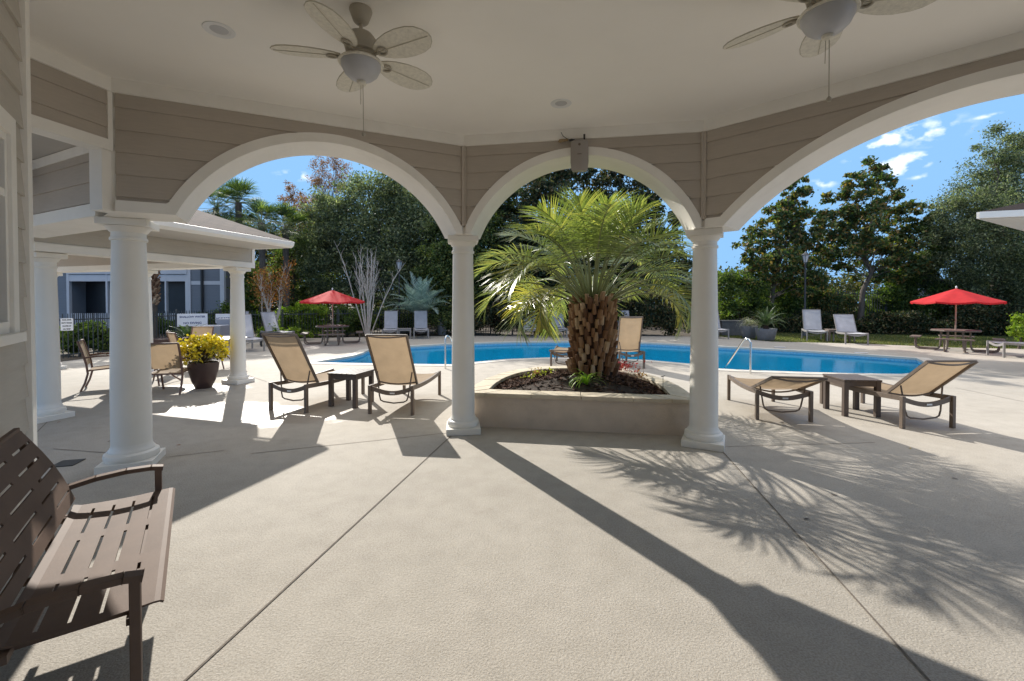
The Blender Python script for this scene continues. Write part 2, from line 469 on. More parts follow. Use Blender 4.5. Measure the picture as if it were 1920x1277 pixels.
ps.add([(p.x, p.y, -.17) for p in pin2] + [(p.x, p.y, -1.35) for p in pin2], [(i, (i+1)%n, n+(i+1)%n, n+i) for i in range(n)])
tag(ps.build("pool_wall", M_PLASTER), kind='structure')
sheet("pool_floor", offset_poly(pool, .05), [], -1.35, M_PLASTER)
# entry steps at the shallow ends
for k, (pp, zz) in enumerate((([(700,660),(690,666),(640,680),(720,681.5),(800,682.5),(800,677),(730,676),(712,668)], -.32), ([(1750,684),(1745,697),(1690,702),(1560,699),(1600,694),(1690,690),(1700,680)], -.45))):
    poly = [at(x, y).to_2d() for x, y in pp]
    st = MB(); st.prism(poly, -1.34, zz)
    tag(st.build("pool_step", M_PLASTER), kind='structure')
wt = sheet("pool_water", offset_poly(pool, -.002), [], -.11, M_WATER)
# contraction joints
jt = MB()
def joint(a, b, w=.012, z=.004):
    a, b = Vector(a).to_2d(), Vector(b).to_2d()
    d = (b-a).normalized(); nn = Vector((-d.y, d.x)) * w/2
    jt.add([(*(a-nn), z), (*(b-nn), z), (*(b+nn), z), (*(a+nn), z)], [(0,1,2,3)])
def jpx(x0, y0, x1, y1, w=.012):
    joint(at(x0, y0), at(x1, y1), w)
jpx(852,812,300,1320,.012); jpx(1345,836,1790,1330,.012)
jpx(470,851,840,812,.010); jpx(100,842,205,850,.01); jpx(100,780,30,850,.01)
jpx(310,858,420,845,.01); jpx(425,690,500,716,.01); jpx(1140,676,1300,706,.008); jpx(1360,838,1640,830,.008)
jpx(1790,727,1990,768,.012); jpx(700,716,833,700,.01); jpx(1330,695,1440,702,.01)
jt.build("joint", M_JOINT, deck)
# mown grass strip
def grass_patch(name, outer, nblades, h, seed, m, label):
    rs = np.random.RandomState(seed)
    xs = [p.x for p in outer]; ys = [p.y for p in outer]
    pts = []
    P = np.array([(p.x, p.y) for p in outer])
    while len(pts) < nblades:
        q = np.column_stack([rs.uniform(min(xs), max(xs), 20000), rs.uniform(min(ys), max(ys), 20000)])
        inside = np.zeros(len(q), bool)
        j = len(P)-1
        for i in range(len(P)):
            c = ((P[i,1] > q[:,1]) != (P[j,1] > q[:,1])) & (q[:,0] < (P[j,0]-P[i,0])*(q[:,1]-P[i,1])/(P[j,1]-P[i,1]+1e-9)+P[i,0])
            inside ^= c; j = i
        pts += list(q[inside])
    pts = np.array(pts[:nblades]); N = nblades
    ang = rs.uniform(0, 2*np.pi, N); w = .012; hh = h*rs.uniform(.5, 1.2, N)
    lean = rs.normal(0, .02, (N, 2))
    dx, dy = np.cos(ang)*w, np.sin(ang)*w
    V = np.zeros((N, 3, 3))
    V[:,0] = np.column_stack([pts[:,0]-dx, pts[:,1]-dy, np.full(N, -.03)])
    V[:,1] = np.column_stack([pts[:,0]+dx, pts[:,1]+dy, np.full(N, -.03)])
    V[:,2] = np.column_stack([pts[:,0]+lean[:,0], pts[:,1]+lean[:,1], hh-.03])
    o = np_mesh(name, V.reshape(-1, 3), 3, m)
    return o
def np_mesh(name, V, k, m, parent=None):
    nv = len(V); nf = nv // k
    me = bpy.data.meshes.new(name)
    me.vertices.add(nv); me.vertices.foreach_set('co', np.asarray(V, np.float32).ravel())
    me.loops.add(nv); me.loops.foreach_set('vertex_index', np.arange(nv, dtype=np.int32))
    me.polygons.add(nf); me.polygons.foreach_set('loop_start', np.arange(0, nv, k, dtype=np.int32))
    me.materials.append(m)
    me.update(calc_edges=True)
    o = bpy.data.objects.new(name, me); col.objects.link(o)
    if parent is not None: o.parent = parent
    return o
M_GRASS = leafmat("mown_grass", [(0, (.05, .085, .02)), (.5, (.10, .12, .035)), (.85, (.19, .17, .06)), (1, (.28, .22, .09))], .6, .35)
lawn = S([(8.6,17.6),(9.4,16.05),(12,15.35),(14,14.05),(20,12.75),(26,12.5),(27,17.2),(20,19.0),(14,20.6),(11,21.3),(8.6,21.6)])
sheet("lawn", lawn, [], -.026, pmat("lawn_soil", (.11, .115, .04), .95, .3, 4))
g = grass_patch("grass", lawn, 60000, .07, 5, M_GRASS, None)
tag(g, "short mown grass along the far side of the deck", "grass", kind='stuff')

# ------------------------------------------------------------------ clubhouse porch
I = [Vector(p) for p in ((-3.46,2.50),(-3.232,3.59),(-.526,4.846),(1.91,4.43),(4.70,1.71),(4.95,-1.2))]
ZC, ZS, ZA, TH = 3.28, 2.22, 3.005, .42
club = empty("clubhouse", (0, 0, 0), 0, "taupe clubhouse with arched open porch, white columns and flat painted ceiling in the foreground", "building")
def lap(mb, P, zlo, zhi, x0, x1, under=None, pitch=.18, proud=.013, base=0.0, over=None):
    """lap siding courses on a plane given by P(x, offset, z); under(x) is the lower bound"""
    k0 = math.floor((zlo) / pitch)
    nx = max(2, int((x1-x0)/.045)) if under else 1
    z = k0 * pitch
    while z < zhi - 1e-6:
        z1 = min(z + pitch, zhi)
        for i in range(nx):
            xa, xb = x0 + (x1-x0)*i/nx, x0 + (x1-x0)*(i+1)/nx
            la = max(z, zlo, under(xa) if under else zlo); lb = max(z, zlo, under(xb) if under else zlo)
            if la >= z1 - 1e-4 and lb >= z1 - 1e-4: continue
            la, lb = min(la, z1), min(lb, z1)
            o = lambda zz: base + proud * (1 - (zz - z) / pitch)
            vs = [P(xa, o(la), la), P(xb, o(lb), lb), P(xb, o(z1), z1), P(xa, o(z1), z1)]
            mb.add(vs, [(0,1,2,3)])
            if la <= z + 1e-6 and lb <= z + 1e-6:
                mb.add([P(xa, base, z), P(xb, base, z), P(xb, o(z), z), P(xa, o(z), z)], [(0,1,2,3)])
        z += pitch
def arch_wall(i, c_frac, half, siding=M_SIDE):
    A, B = I[i], I[i+1]
    L = (B-A).length; d = (B-A).normalized(); nn = Vector((d.y, -d.x))     # towards the porch
    if nn.dot(-A) < 0: nn = -nn
    P = lambda x, o, z: (A.x + d.x*x + nn.x*o, A.y + d.y*x + nn.y*o, z)
    def miter(j):
        p = I[j]
        if j == 0 or j == len(I)-1: return 0
        d0 = (I[j]-I[j-1]).normalized(); d1 = (I[j+1]-I[j]).normalized()
        return TH * math.tan(d0.angle(d1)/2)
    c = c_frac * L
    r = ZA - ZS; Rr = (half*half + r*r)/(2*r); zc = ZA - Rr
    arc = lambda x, rad: zc + math.sqrt(max(0, rad*rad - (x-c)**2))
    lower = lambda x: max(ZS, arc(x, Rr)) if abs(x-c) < half else ZS
    N = 64
    th = math.asin(half/Rr)
    xs = [0.0] + [c + Rr*math.sin(-th + 2*th*k/N) for k in range(N+1)] + [L]
    core = MB(K)
    m0, m1 = miter(i), miter(i+1)
    for k in range(len(xs)-1):
        xa, xb = xs[k], xs[k+1]
        za, zb = lower(xa), lower(xb)
        oa = -m0 if k == 0 else 0; ob = m1 if k == len(xs)-2 else 0
        vs = [P(xa, 0, za), P(xb, 0, zb), P(xb, 0, ZC), P(xa, 0, ZC), P(xa+oa, -TH, za), P(xb+ob, -TH, zb), P(xb+ob, -TH, ZC), P(xa+oa, -TH, ZC)]
        core.add(vs, [(0,1,2,3), (7,6,5,4), (0,4,5,1)])
    core.build("arch_wall", M_WHITE, club)
    w = .085
    ro = Rr + w
    xo = math.sqrt(ro*ro - (ZS + w*1.05 - zc)**2)
    under = lambda x: arc(x, ro) if abs(x-c) < xo else ZS + w*1.05
    sd = MB(K)
    lap(sd, P, ZS + w*1.05 + .0, ZC - .11, .03, L-.03, under, base=.004)
    sd.build("siding", siding, club)
    # casing round the arch, band over the capitals, crown trim, corner battens
    tr = MB(K)
    pr = .024
    def cas(x_in, z_in, x_out, z_out):
        return [P(x_in, .002, z_in), P(x_in, pr, z_in), P(x_out, pr, z_out), P(x_out, .002, z_out)]
    tho = math.asin(min(1, xo/ro))
    prev = None
    for k in range(N+1):
        t = -th + 2*th*k/N; to = -tho + 2*tho*k/N
        q = cas(c + Rr*math.sin(t), max(ZS, zc + Rr*math.cos(t)), c + ro*math.sin(to), zc + ro*math.cos(to))
        if prev:
            tr.add(prev + q, [(0,1,5,4), (1,2,6,5), (2,3,7,6)])
        prev = q
    for xa, xb, ta, tb in ((.026, c-half, .026, c-xo), (c+half, L-.026, c+xo, L-.026)):
        if xb > xa:
            vs = [P(xa, .002, ZS), P(xb, .002, ZS), P(tb, .002, ZS+w*1.05), P(ta, .002, ZS+w*1.05)] + [P(xa, pr, ZS), P(xb, pr, ZS), P(tb, pr, ZS+w*1.05), P(ta, pr, ZS+w*1.05)]
            tr.add(vs, [(4,5,6,7), (0,1,5,4), (2,3,7,6)])
    tr.build("arch_casing", M_WHITE, club)
    crown = MB(K)
    q0, q1 = .032*math.tan((I[i]-I[i-1]).angle(I[i+1]-I[i])/2) if i > 0 else 0, .032*math.tan((I[i+1]-I[i]).angle(I[i+2]-I[i+1])/2) if i+2 < len(I) else 0
    vs = [P(0,.002,ZC-.11), P(L,.002,ZC-.11), P(L-q1,.032,ZC-.11), P(q0,.032,ZC-.11), P(0,.002,ZC+.01), P(L,.002,ZC+.01), P(L-q1,.032,ZC+.01), P(q0,.032,ZC+.01)]
    crown.add(vs, [(0,3,2,1), (3,7,6,2), (0,1,5,4)])
    crown.build("crown_trim", M_WHITE, club, bevel=.004)
    bt = MB(K)
    for x0 in ((0.0, L-.03) if i > 1 else (L-.03,)):
        bt = MB(K)
        vs = [P(x0,.002,ZS+w), P(x0+.03,.002,ZS+w), P(x0+.03,.027,ZS+w), P(x0,.027,ZS+w), P(x0,.002,ZC-.111), P(x0+.03,.002,ZC-.111), P(x0+.03,.027,ZC-.111), P(x0,.027,ZC-.111)]
        bt.add(vs, [(0,3,2,1), (0,1,5,4), (1,2,6,5), (2,3,7,6), (3,0,4,7)])
        bt.build("corner_batten", siding, club)
    # outer face of the wall
    ob_ = MB(K)
    lap(ob_, lambda x, o, z: P(x, -TH-o, z), ZS+.09, ZC-.02, -m0, L+m1, lambda x: arc(x, ro) if abs(x-c) < xo else ZS+.09, base=.004)
    ob_.build("siding", siding, club)
arch_wall(1, .556, 1.235)
arch_wall(2, .500, 1.155)
arch_wall(3, .513, 1.80)

# header over the side opening, left of the first column
A, B = I[0], I[1]
d = (B-A).normalized(); nn = Vector((d.y, -d.x)); L = (B-A).length
P0 = lambda x, o, z: (A.x + d.x*x + nn.x*o, A.y + d.y*x + nn.y*o, z)
hd = MB(K)
mt = TH*math.tan((I[1]-I[0]).angle(I[2]-I[1])/2)
hd.add([P0(0,0,2.70),P0(L,0,2.70),P0(L+mt*.3,-TH*.3,2.70),P0(0,-TH*.3,2.70),P0(0,0,ZC),P0(L,0,ZC),P0(L+mt*.3,-TH*.3,ZC),P0(0,-TH*.3,ZC)], [(0,3,2,1),(0,1,5,4),(2,3,7,6)])
hd.add([P0(L-.07,0,ZS),P0(L,0,ZS),P0(L+mt*.3,-TH*.3,ZS),P0(L-.07,-TH*.3,ZS),P0(L-.07,0,2.70),P0(L,0,2.70),P0(L+mt*.3,-TH*.3,2.70),P0(L-.07,-TH*.3,2.70)], [(0,3,2,1),(0,1,5,4),(3,0,4,7),(2,3,7,6)])
hd.build("side_header", M_WHITE, club)
sd = MB(K); lap(sd, P0, 2.785, ZC-.11, .0, L-.03, base=.004); sd.build("siding", M_SIDE, club)
tr = MB(K)
for (xa, xb, za, zb, pr) in ((0,L,2.70,2.785,.022), (0,L-.03*math.tan(R(27)),ZC-.11,ZC+.01,.032), (L-.035,L-.001,2.785,ZC-.11,.022)):
    tr.add([P0(xa,.002,za),P0(xb,.002,za),P0(xb,pr,za),P0(xa,pr,za),P0(xa,.002,zb),P0(xb,.002,zb),P0(xb,pr,zb),P0(xa,pr,zb)], [(0,3,2,1),(4,5,6,7),(1,2,6,5),(2,3,7,6),(3,0,4,7)])
tr.build("header_trim", M_WHITE, club)

# ceiling, roof slab and soffit
cpoly = [(p.x, p.y) for p in I] + [(1.2,-3.2), (-2.78,2.57), (-3.46,2.48)]
cl = MB(K); cl.prism(cpoly, ZC, ZC+.05); cl.build("ceiling", M_CEIL, club)
rf_in = [Vector((-4.2,2.3)), Vector((-4.0,4.35)), Vector((-.72,5.75)), Vector((2.35,5.25)), Vector((5.7,2.0)), Vector((6.0,-4.0)), Vector((-2.0,-4.5))]
rs_ = MB(K); rs_.prism([(p.x, p.y) for p in rf_in], ZC+.06, ZC+.22); rs_.build("roof", M_SHING, club)

# the siding wall beside the bench, with its window
W0 = Vector((-2.50, 2.12)); wd = Vector((-.583, .812)); wnn = Vector((.812, .583))
PW = lambda x, o, z: (W0.x + wd.x*x + wnn.x*o, W0.y + wd.y*x + wnn.y*o, z)
XE = .545
wl_ = MB(K)
WX0, WX1, WZ0, WZ1 = -.80, .215, 1.36, 2.36
for (xa, xb, za, zb) in ((-5.0,WX0,0,ZC),(WX0,WX1,0,WZ0),(WX0,WX1,WZ1,ZC),(WX1,XE,0,ZC)):
    wl_.add([PW(xa,0,za),PW(xb,0,za),PW(xb,0,zb),PW(xa,0,zb)], [(0,1,2,3)])
wl_.add([PW(XE,0,0),PW(XE,0,ZC),PW(XE+.0,-.3,ZC),PW(XE,-.3,0)], [(0,1,2,3)])
wl_.add([(-2.85,2.45,0),(-3.9,2.38,0),(-3.9,2.38,ZC),(-2.85,2.45,ZC)], [(0,1,2,3)])
wl_.build("wall", M_SIDEL, club)
sd = MB(K)
lap(sd, PW, 0, ZC, -5.0, WX0-.07, pitch=.19, proud=.016, base=.003)
lap(sd, PW, 0, WZ0-.07, WX0-.07, WX1+.08, pitch=.19, proud=.016, base=.003)
lap(sd, PW, WZ1+.11, ZC, WX0-.07, WX1+.08, pitch=.19, proud=.016, base=.003)
lap(sd, PW, 0, ZC, WX1+.08, XE-.055, pitch=.19, proud=.016, base=.003)
sd.build("siding", M_SIDEL, club)
cb = MB(K)
cb.add([PW(XE-.055,.002,0),PW(XE,.002,0),PW(XE,.034,0),PW(XE-.055,.034,0),PW(XE-.055,.002,ZC),PW(XE,.002,ZC),PW(XE,.034,ZC),PW(XE-.055,.034,ZC)], [(0,1,5,4),(1,2,6,5),(2,3,7,6),(3,0,4,7)])
cb.add([PW(XE+.003,.034,0),PW(XE+.025,.034,0),PW(XE+.025,-.10,0),PW(XE+.003,-.10,0),PW(XE+.003,.034,ZC),PW(XE+.025,.034,ZC),PW(XE+.025,-.10,ZC),PW(XE+.003,-.10,ZC)], [(0,1,5,4),(1,2,6,5),(2,3,7,6),(3,0,4,7)])
cb.build("corner_board", M_WHITE, club, bevel=.003)
win = MB(K)
def wb(mb, xa, xb, za, zb, o0, o1):
    mb.add([PW(xa,o0,za),PW(xb,o0,za),PW(xb,o1,za),PW(xa,o1,za),PW(xa,o0,zb),PW(xb,o0,zb),PW(xb,o1,zb),PW(xa,o1,zb)], [(0,3,2,1),(4,5,6,7),(0,1,5,4),(1,2,6,5),(2,3,7,6),(3,0,4,7)])
wb(win, WX1, WX1+.08, WZ0-.06, WZ1+.10, .0, .032); wb(win, WX0-.07, WX0, WZ0-.06, WZ1+.10, .0, .032)
wb(win, WX0, WX1, WZ1, WZ1+.10, .0, .032); wb(win, WX0-.08, WX1+.09, WZ0-.08, WZ0-.03, .0, .055)
wb(win, WX1-.03, WX1, WZ0, WZ1, -.05, .015); wb(win, WX0, WX0+.03, WZ0, WZ1, -.05, .015)
wb(win, WX0+.03, WX1-.03, WZ0-.03, WZ0+.03, -.05, .02); wb(win, WX0+.03, WX1-.03, WZ1-.04, WZ1, -.05, .015)
wb(win, WX0+.03, WX1-.03, 2.03, 2.07, -.05, .012); wb(win, -.31, -.28, WZ0+.03, 2.03, -.05, .005)
wo = win.build("window", M_WHITE, club, bevel=.003)
gl = MB(K); wb(gl, WX0+.03, WX1-.03, WZ0+.03, WZ1-.04, -.055, -.04); gl.build("pane", M_GLASS, wo)
# porch back wall behind the photographer
bw = MB(K); bw.beam((PW(-4.9,0,0)[0], PW(-4.9,0,0)[1]), (5.0,-3.4), 0, ZC, 0, -.2); bw.build("back_wall", M_SIDEL, club)

# columns
def column(px_, py_, h, rb, rt, rz, parent, plinth=.20):
    c = empty("column", (px_*K, py_*K, 0), rz); c.parent = parent
    p = MB(K); p.box((0,0,.035), (plinth*2, plinth*2, .07)); p.build("plinth", M_COLW, c, bevel=.006)
    b = MB(K)
    prof = [(rb*1.30,.07),(rb*1.36,.085),(rb*1.38,.105),(rb*1.34,.128),(rb*1.22,.14),(rb*1.16,.142),(rb*1.15,.155),(rb*1.10,.162),(rb*1.02,.185),(rb,.21)]
    b.lathe(prof, n=40, cap=False); b.build("base_moulding", M_COLW, c, smooth=True)
    s = MB(K)
    H0, H1 = .21, h-.19
    s.lathe([(rb,H0)] + [(rb - (rb-rt)*((max(0,(k/12)-.25))/.75)**1.3, H0+(H1-H0)*k/12) for k in range(13)], n=40, cap=False)
    s.build("shaft", M_COLW, c, smooth=True)
    q = MB(K)
    q.lathe([(rt,H1),(rt*1.10,H1+.005),(rt*1.12,H1+.018),(rt*1.10,H1+.03),(rt*1.02,H1+.034),(rt*1.02,H1+.075),(rt*1.12,H1+.082),(rt*1.3,H1+.115),(rt*1.38,H1+.125)], n=40, cap=False)
    q.build("capital", M_COLW, c, smooth=True)
    a = MB(K); a.box((0,0,h-.0325), (rt*2.95, rt*2.95, .061)); a.build("abacus", M_COLW, c, bevel=.005)
    return c
column(-3.47, 4.02, ZS, .147, .122, R(24), club, .20)
column(-.56, 5.07, ZS, .130, .115, R(7), club, .19)
column(2.00, 4.60, ZS, .138, .115, R(-27), club, .20)
column(4.85, 1.80, ZS, .138, .115, R(-60), club, .20)

# beam and low ceiling that tie the porch to the side walkway
J0, J1 = (-3.47+.02, 3.98), (-5.55, 5.00)
tb = MB(K); tb.beam(J0, J1, ZS+.003, 2.86, -.2, .2); tb.build("tie_beam", M_WHITE, club)
jd = (Vector(J1)-Vector(J0)).normalized(); jn = Vector((jd.y,-jd.x)); 
jn = -jn
PJ = lambda x, o, z: (J0[0]+jd.x*x+jn.x*(.2+o), J0[1]+jd.y*x+jn.y*(.2+o), z)
LJ = (Vector(J1)-Vector(J0)).length
sd = MB(K); lap(sd, PJ, ZS+.11, 2.77, .06, LJ, base=.004); sd.build("siding", M_SIDE, club)
tr = MB(K)
for xa, xb, za, zb in ((0,LJ,ZS,ZS+.11),(0,LJ,2.77,2.855),(0,.06,ZS+.11,2.77)):
    tr.add([PJ(xa,.002,za),PJ(xb,.002,za),PJ(xb,.022,za),PJ(xa,.022,za),PJ(xa,.002,zb),PJ(xb,.002,zb),PJ(xb,.022,zb),PJ(xa,.022,zb)], [(0,3,2,1),(4,5,6,7),(0,1,5,4),(1,2,6,5),(2,3,7,6),(3,0,4,7)])
tr.build("beam_trim", M_WHITE, club)
lc = MB(K); lc.prism([(-3.62,2.55),(-3.40,3.9),(-5.6,5.0),(-6.4,2.5)], 2.862, 2.90); lc.build("low_ceiling", M_SOFF, club)

# right-hand wing eave (only its corner reaches the picture)
ev = empty("side_wing", (0,0,0), 0, "white gutter and dark shingled eave of a wing poking in from the right edge", "building")
T2 = atd(1838, 412, 7.6*K)/K
e1 = MB(K); e1.prism([(T2.x,T2.y),(T2.x+6,T2.y-2.0),(T2.x+7,T2.y-.5),(T2.x+6.3,T2.y+3.6)][::-1], T2.z-.0, T2.z+.02); e1.build("soffit", M_SOFF, ev)
e2 = MB(K)
for k in range(1):
    e2.beam((T2.x,T2.y),(T2.x+6,T2.y-2.0), T2.z+.021, T2.z+.13, -.02, .04, .03, 0)
    e2.beam((T2.x+6.3,T2.y+3.6),(T2.x,T2.y), T2.z+.021, T2.z+.13, -.02, .04, 0, .03)
e2.build("gutter", M_WHITE, ev)
e3 = MB(K); e3.add([(T2.x-.02,T2.y+.0,T2.z+.135),(T2.x+6,T2.y-2.0,T2.z+.135),(T2.x+6.3,T2.y+3.6,T2.z+.135),(T2.x+7.2,T2.y+1.2,T2.z+1.6)], [(0,1,3),(0,3,2)]); e3.build("roof", M_SHING, ev)
e4 = MB(K); e4.prism([(T2.x+3.2,T2.y-.4),(T2.x+6.5,T2.y-1.4),(T2.x+6.5,T2.y+2.6)], 0, T2.z); e4.build("wall", M_SIDE, ev)

# ------------------------------------------------------------------ covered walkway on the left
walk = empty("covered_walkway", (0,0,0), 0, "low covered walkway with shingled gable roof, white gutter and round columns beyond the left column", "building")
P4 = Vector((-4.98, 8.03)); d1 = Vector((.289,.957)); n1 = Vector((-.957,.289))
P5 = P4 - d1*2.62; P6 = P4 + n1*2.35; P7 = P4 + n1*5.2
for p in (P4, Vector((-5.87,5.57)), P6, P7):
    column(p.x, p.y, 2.09, .125, .105, math.atan2(-n1.x*0+d1.x*-1, d1.y), walk, .185)
def two(v): return (v.x, v.y)
def plan_beam(mb, a, b, z0, z1, w):
    mb.beam(two(a), two(b), z0, z1, -w, w)
ZB, ZT = 2.095, 2.45
b1 = MB(K); plan_beam(b1, P5 - d1*.25, P4 + d1*.2, ZB, ZT, .175)
plan_beam(b1, P4 - n1*(-.180), P7 + n1*.2, ZB+.0, ZT, .175) if False else b1.beam(two(P4+n1*.178), two(P7+n1*.2), ZB, ZT, -.175, .175)
b1.beam(two(P5-d1*.1+n1*.178), two(P5-d1*.1+n1*5.3), ZB, ZT, -.15, .15)
b1.build("beam", M_WHITE, walk)
# siding boards on the beam faces
def face_board(a, b, z0, z1, off, m, name="siding", lapped=True):
    a, b = Vector(a), Vector(b); dd = (b-a).normalized(); q = Vector((dd.y, -dd.x))
    PP = lambda x, o, z: (a.x+dd.x*x+q.x*(off+o), a.y+dd.y*x+q.y*(off+o), z)
    s_ = MB(K); lap(s_, PP, z0, z1, 0, (b-a).length, base=.002, proud=.008); s_.build(name, m, walk)
face_board(P5 - d1*.25, P4 + d1*.14, ZB+.10, ZT, .176, M_SIDEL)
face_board(P7, P4+n1*.2, ZB+.11, ZT, -.176-.01, M_SIDE)
iv = MB(K); iv.beam(two(P7), two(P4+n1*.18), ZB+.10, ZT, .180, .186); iv.build("inner_fascia", M_SIDE, walk)
fb = MB(K); fb.beam(two(P5-d1*.25), two(P4+d1*.202), ZB-.006, ZB+.09, .177, .197); fb.beam(two(P4+d1*.142), two(P4+d1*.202), ZB+.091, ZT-.003, .177, .195)
fb.build("beam_trim", M_WHITE, walk)
wc = MB(K); wc.prism([two(P4-n1*.17+d1*.17), two(P7+d1*.17), two(P7-d1*5.0), two(P4-n1*.17-d1*5.0+n1*.2)], ZT+.002, ZT+.03); wc.build("ceiling", M_SOFF, walk)
# roof
OV = 1.03
E0 = P4 - n1*OV + d1*.10; E1 = E0 - d1*4.6
RW = 2.2 + OV; RISE = RW*.31
G0, G1 = E0 + n1*RW, E1 + n1*RW
H0_, H1_ = E0 + n1*RW*2, E1 + n1*RW*2
sf = MB(K); sf.prism([two(E0), two(P4 - n1*.20 + d1*.10), two(E1 + n1*(OV-.2)), two(E1)][::-1], ZT-.02, ZT+.0); sf.build("soffit", M_SOFF, walk)
gt = MB(K)
q = Vector((d1.y, -d1.x))
prof = [(0,0),(.05,0),(.09,.035),(.105,.095),(.085,.10),(0,.10)]
vs = []
for e in (E1, E0 + d1*.06):
    vs += [(e.x+q.x*o, e.y+q.y*o, ZT-.02+z) for o, z in prof]
m_ = len(prof)
gt.add(vs, [(i,(i+1)%m_,m_+(i+1)%m_,m_+i) for i in range(m_)] + [tuple(range(m_))[::-1], tuple(range(m_,2*m_))])
gt.beam(two(E0+d1*.06-n1*.02), two(G0+d1*.06), ZT-.02, ZT+.0, -.02, .02)
gt.build("gutter", M_WHITE, walk)
rk = MB(K)
zr = ZT+.075
rk.add([(E0.x+d1.x*.065,E0.y+d1.y*.065,zr-.06),(G0.x+d1.x*.065,G0.y+d1.y*.065,zr+RISE-.06),(G0.x+d1.x*.065,G0.y+d1.y*.065,zr+RISE+.02),(E0.x+d1.x*.065,E0.y+d1.y*.065,zr+.02),
        (E0.x+d1.x*.09,E0.y+d1.y*.09,zr-.06),(G0.x+d1.x*.09,G0.y+d1.y*.09,zr+RISE-.06),(G0.x+d1.x*.09,G0.y+d1.y*.09,zr+RISE+.02),(E0.x+d1.x*.09,E0.y+d1.y*.09,zr+.02)],
       [(0,1,2,3),(7,6,5,4),(3,2,6,7),(0,4,5,1)])
rk.build("rake_board", M_WHITE, walk)
def roofplane(a, b, c, d_, name, parent):
    """a>b eave, d_>c ridge"""
    me = bpy.data.meshes.new(name)
    me.from_pydata([tuple(Vector(p)*K) for p in (a, b, c, d_)], [], [(0,1,2,3)])
    uv = me.uv_layers.new(); w = (Vector(b)-Vector(a)).length*K; h = (Vector(d_)-Vector(a)).length*K
    for i_, t in enumerate(((0,0),(w,0),(w,h),(0,h))): uv.data[i_].uv = t
    me.materials.append(M_SHING); o = bpy.data.objects.new(name, me); col.objects.link(o); o.parent = parent
    s = o.modifiers.new("solid", 'SOLIDIFY'); s.thickness = .03; s.offset = -1
    return o
ea, eb = E0 + d1*.10 - n1*.06, E1 - n1*.06
roofplane((ea.x,ea.y,zr-.01),(eb.x,eb.y,zr-.01),(G1.x,G1.y,zr+RISE),(G0.x+d1.x*.10,G0.y+d1.y*.10,zr+RISE), "roof", walk)
roofplane((H1_.x,H1_.y,zr),(H0_.x+d1.x*.10,H0_.y+d1.y*.10,zr),(G0.x+d1.x*.10,G0.y+d1.y*.10,zr+RISE),(G1.x,G1.y,zr+RISE), "roof", walk)
gb = MB(K); gb.add([(E0.x+.02,E0.y+.03,ZT+.03),(H0_.x,H0_.y,ZT+.03),(G0.x,G0.y,zr+RISE-.02)], [(0,1,2)]); gb.build("gable", M_SIDE, walk)

# ------------------------------------------------------------------ raised planter with the palm
pA, pB = at(897,733,.41*K)/K, at(1296,752,.41*K)/K
pf = Vector((-.42, 5.235)), Vector((1.90, 4.865))
pl = empty("raised_planter", (0,0,0), 0, "low stucco planter bed with tan stone coping between the two middle columns", "planter")
dpl = (pf[1]-pf[0]).normalized(); npl = Vector((-dpl.y, dpl.x)); Lp = (pf[1]-pf[0]).length
cen = (pf[0]+pf[1])/2
def dshape(half, front, depth, n=26, p=2.3):
    out = [cen - dpl*half + npl*front, cen + dpl*half + npl*front]
    for k in range(n+1):
        t = math.pi*k/n
        c_, s_ = math.cos(t), math.sin(t)
        x = math.copysign(abs(c_)**(2/p), c_)*half; y = front + .25 + abs(s_)**(2/p)*(depth-.25-front)
        out.append(cen + dpl*x + npl*y)
    return out
HALF = Lp/2 + .10
so, si = dshape(HALF, 0, 2.25), dshape(HALF-.15, .15, 2.10)
w_ = MB(K)
N_ = len(so)
w_.add([(p.x,p.y,-.0) for p in so]+[(p.x,p.y,.365) for p in so]+[(p.x,p.y,.365) for p in si]+[(p.x,p.y,.12) for p in si],
       [(i,(i+1)%N_,N_+(i+1)%N_,N_+i) for i in range(N_)] + [(N_+i,N_+(i+1)%N_,2*N_+(i+1)%N_,2*N_+i) for i in range(N_)] + [(2*N_+i,2*N_+(i+1)%N_,3*N_+(i+1)%N_,3*N_+i) for i in range(N_)])
w_.build("planter_wall", M_STUCCO, pl)
co, ci = dshape(HALF+.03, -.035, 2.28), dshape(HALF-.21, .20, 2.04)
cpb = MB(K)
rr = random.Random(4)
def copestone(a0, a1, b0, b1):
    g = .004
    da = (a1-a0).normalized()*g; db = (b1-b0).normalized()*g
    z1 = .412 + rr.uniform(-.003,.003)
    q = [a0+da, a1-da, b1-db, b0+db]
    cpb.add([(p.x,p.y,.366) for p in q]+[(p.x,p.y,z1) for p in q], [(0,3,2,1),(4,5,6,7),(0,1,5,4),(1,2,6,5),(2,3,7,6),(3,0,4,7)])
fr_ = [0,.09,.30,.52,.74,.90,1.0]
for a, b in zip(fr_[:-1], fr_[1:]):
    copestone(co[0].lerp(co[1],a), co[0].lerp(co[1],b), ci[0].lerp(ci[1],a), ci[0].lerp(ci[1],b))
for k in range(1, N_):
    k2 = (k+1) % N_
    if (co[k2]-co[k]).length < .03: continue
    copestone(co[k], co[k2], ci[k], ci[k2])
cpb.build("coping", M_COPE, pl, bevel=.005)
mo = MB(K)
rings = 9
vs = [(cen.x+npl.x*1.1, cen.y+npl.y*1.1, .47)]
fs = []
cc0 = cen + npl*1.1
mi = dshape(HALF-.16, .16, 2.09)
for r_ in range(1, rings+1):
    for p in mi:
        q = cc0.lerp(p, r_/rings)
        vs.append((q.x, q.y, .33 + .14*math.cos(r_/rings*math.pi/2)**1.0 + rr.uniform(-.008,.008)))
for k in range(N_): fs.append((0, 1+k, 1+(k+1)%N_))
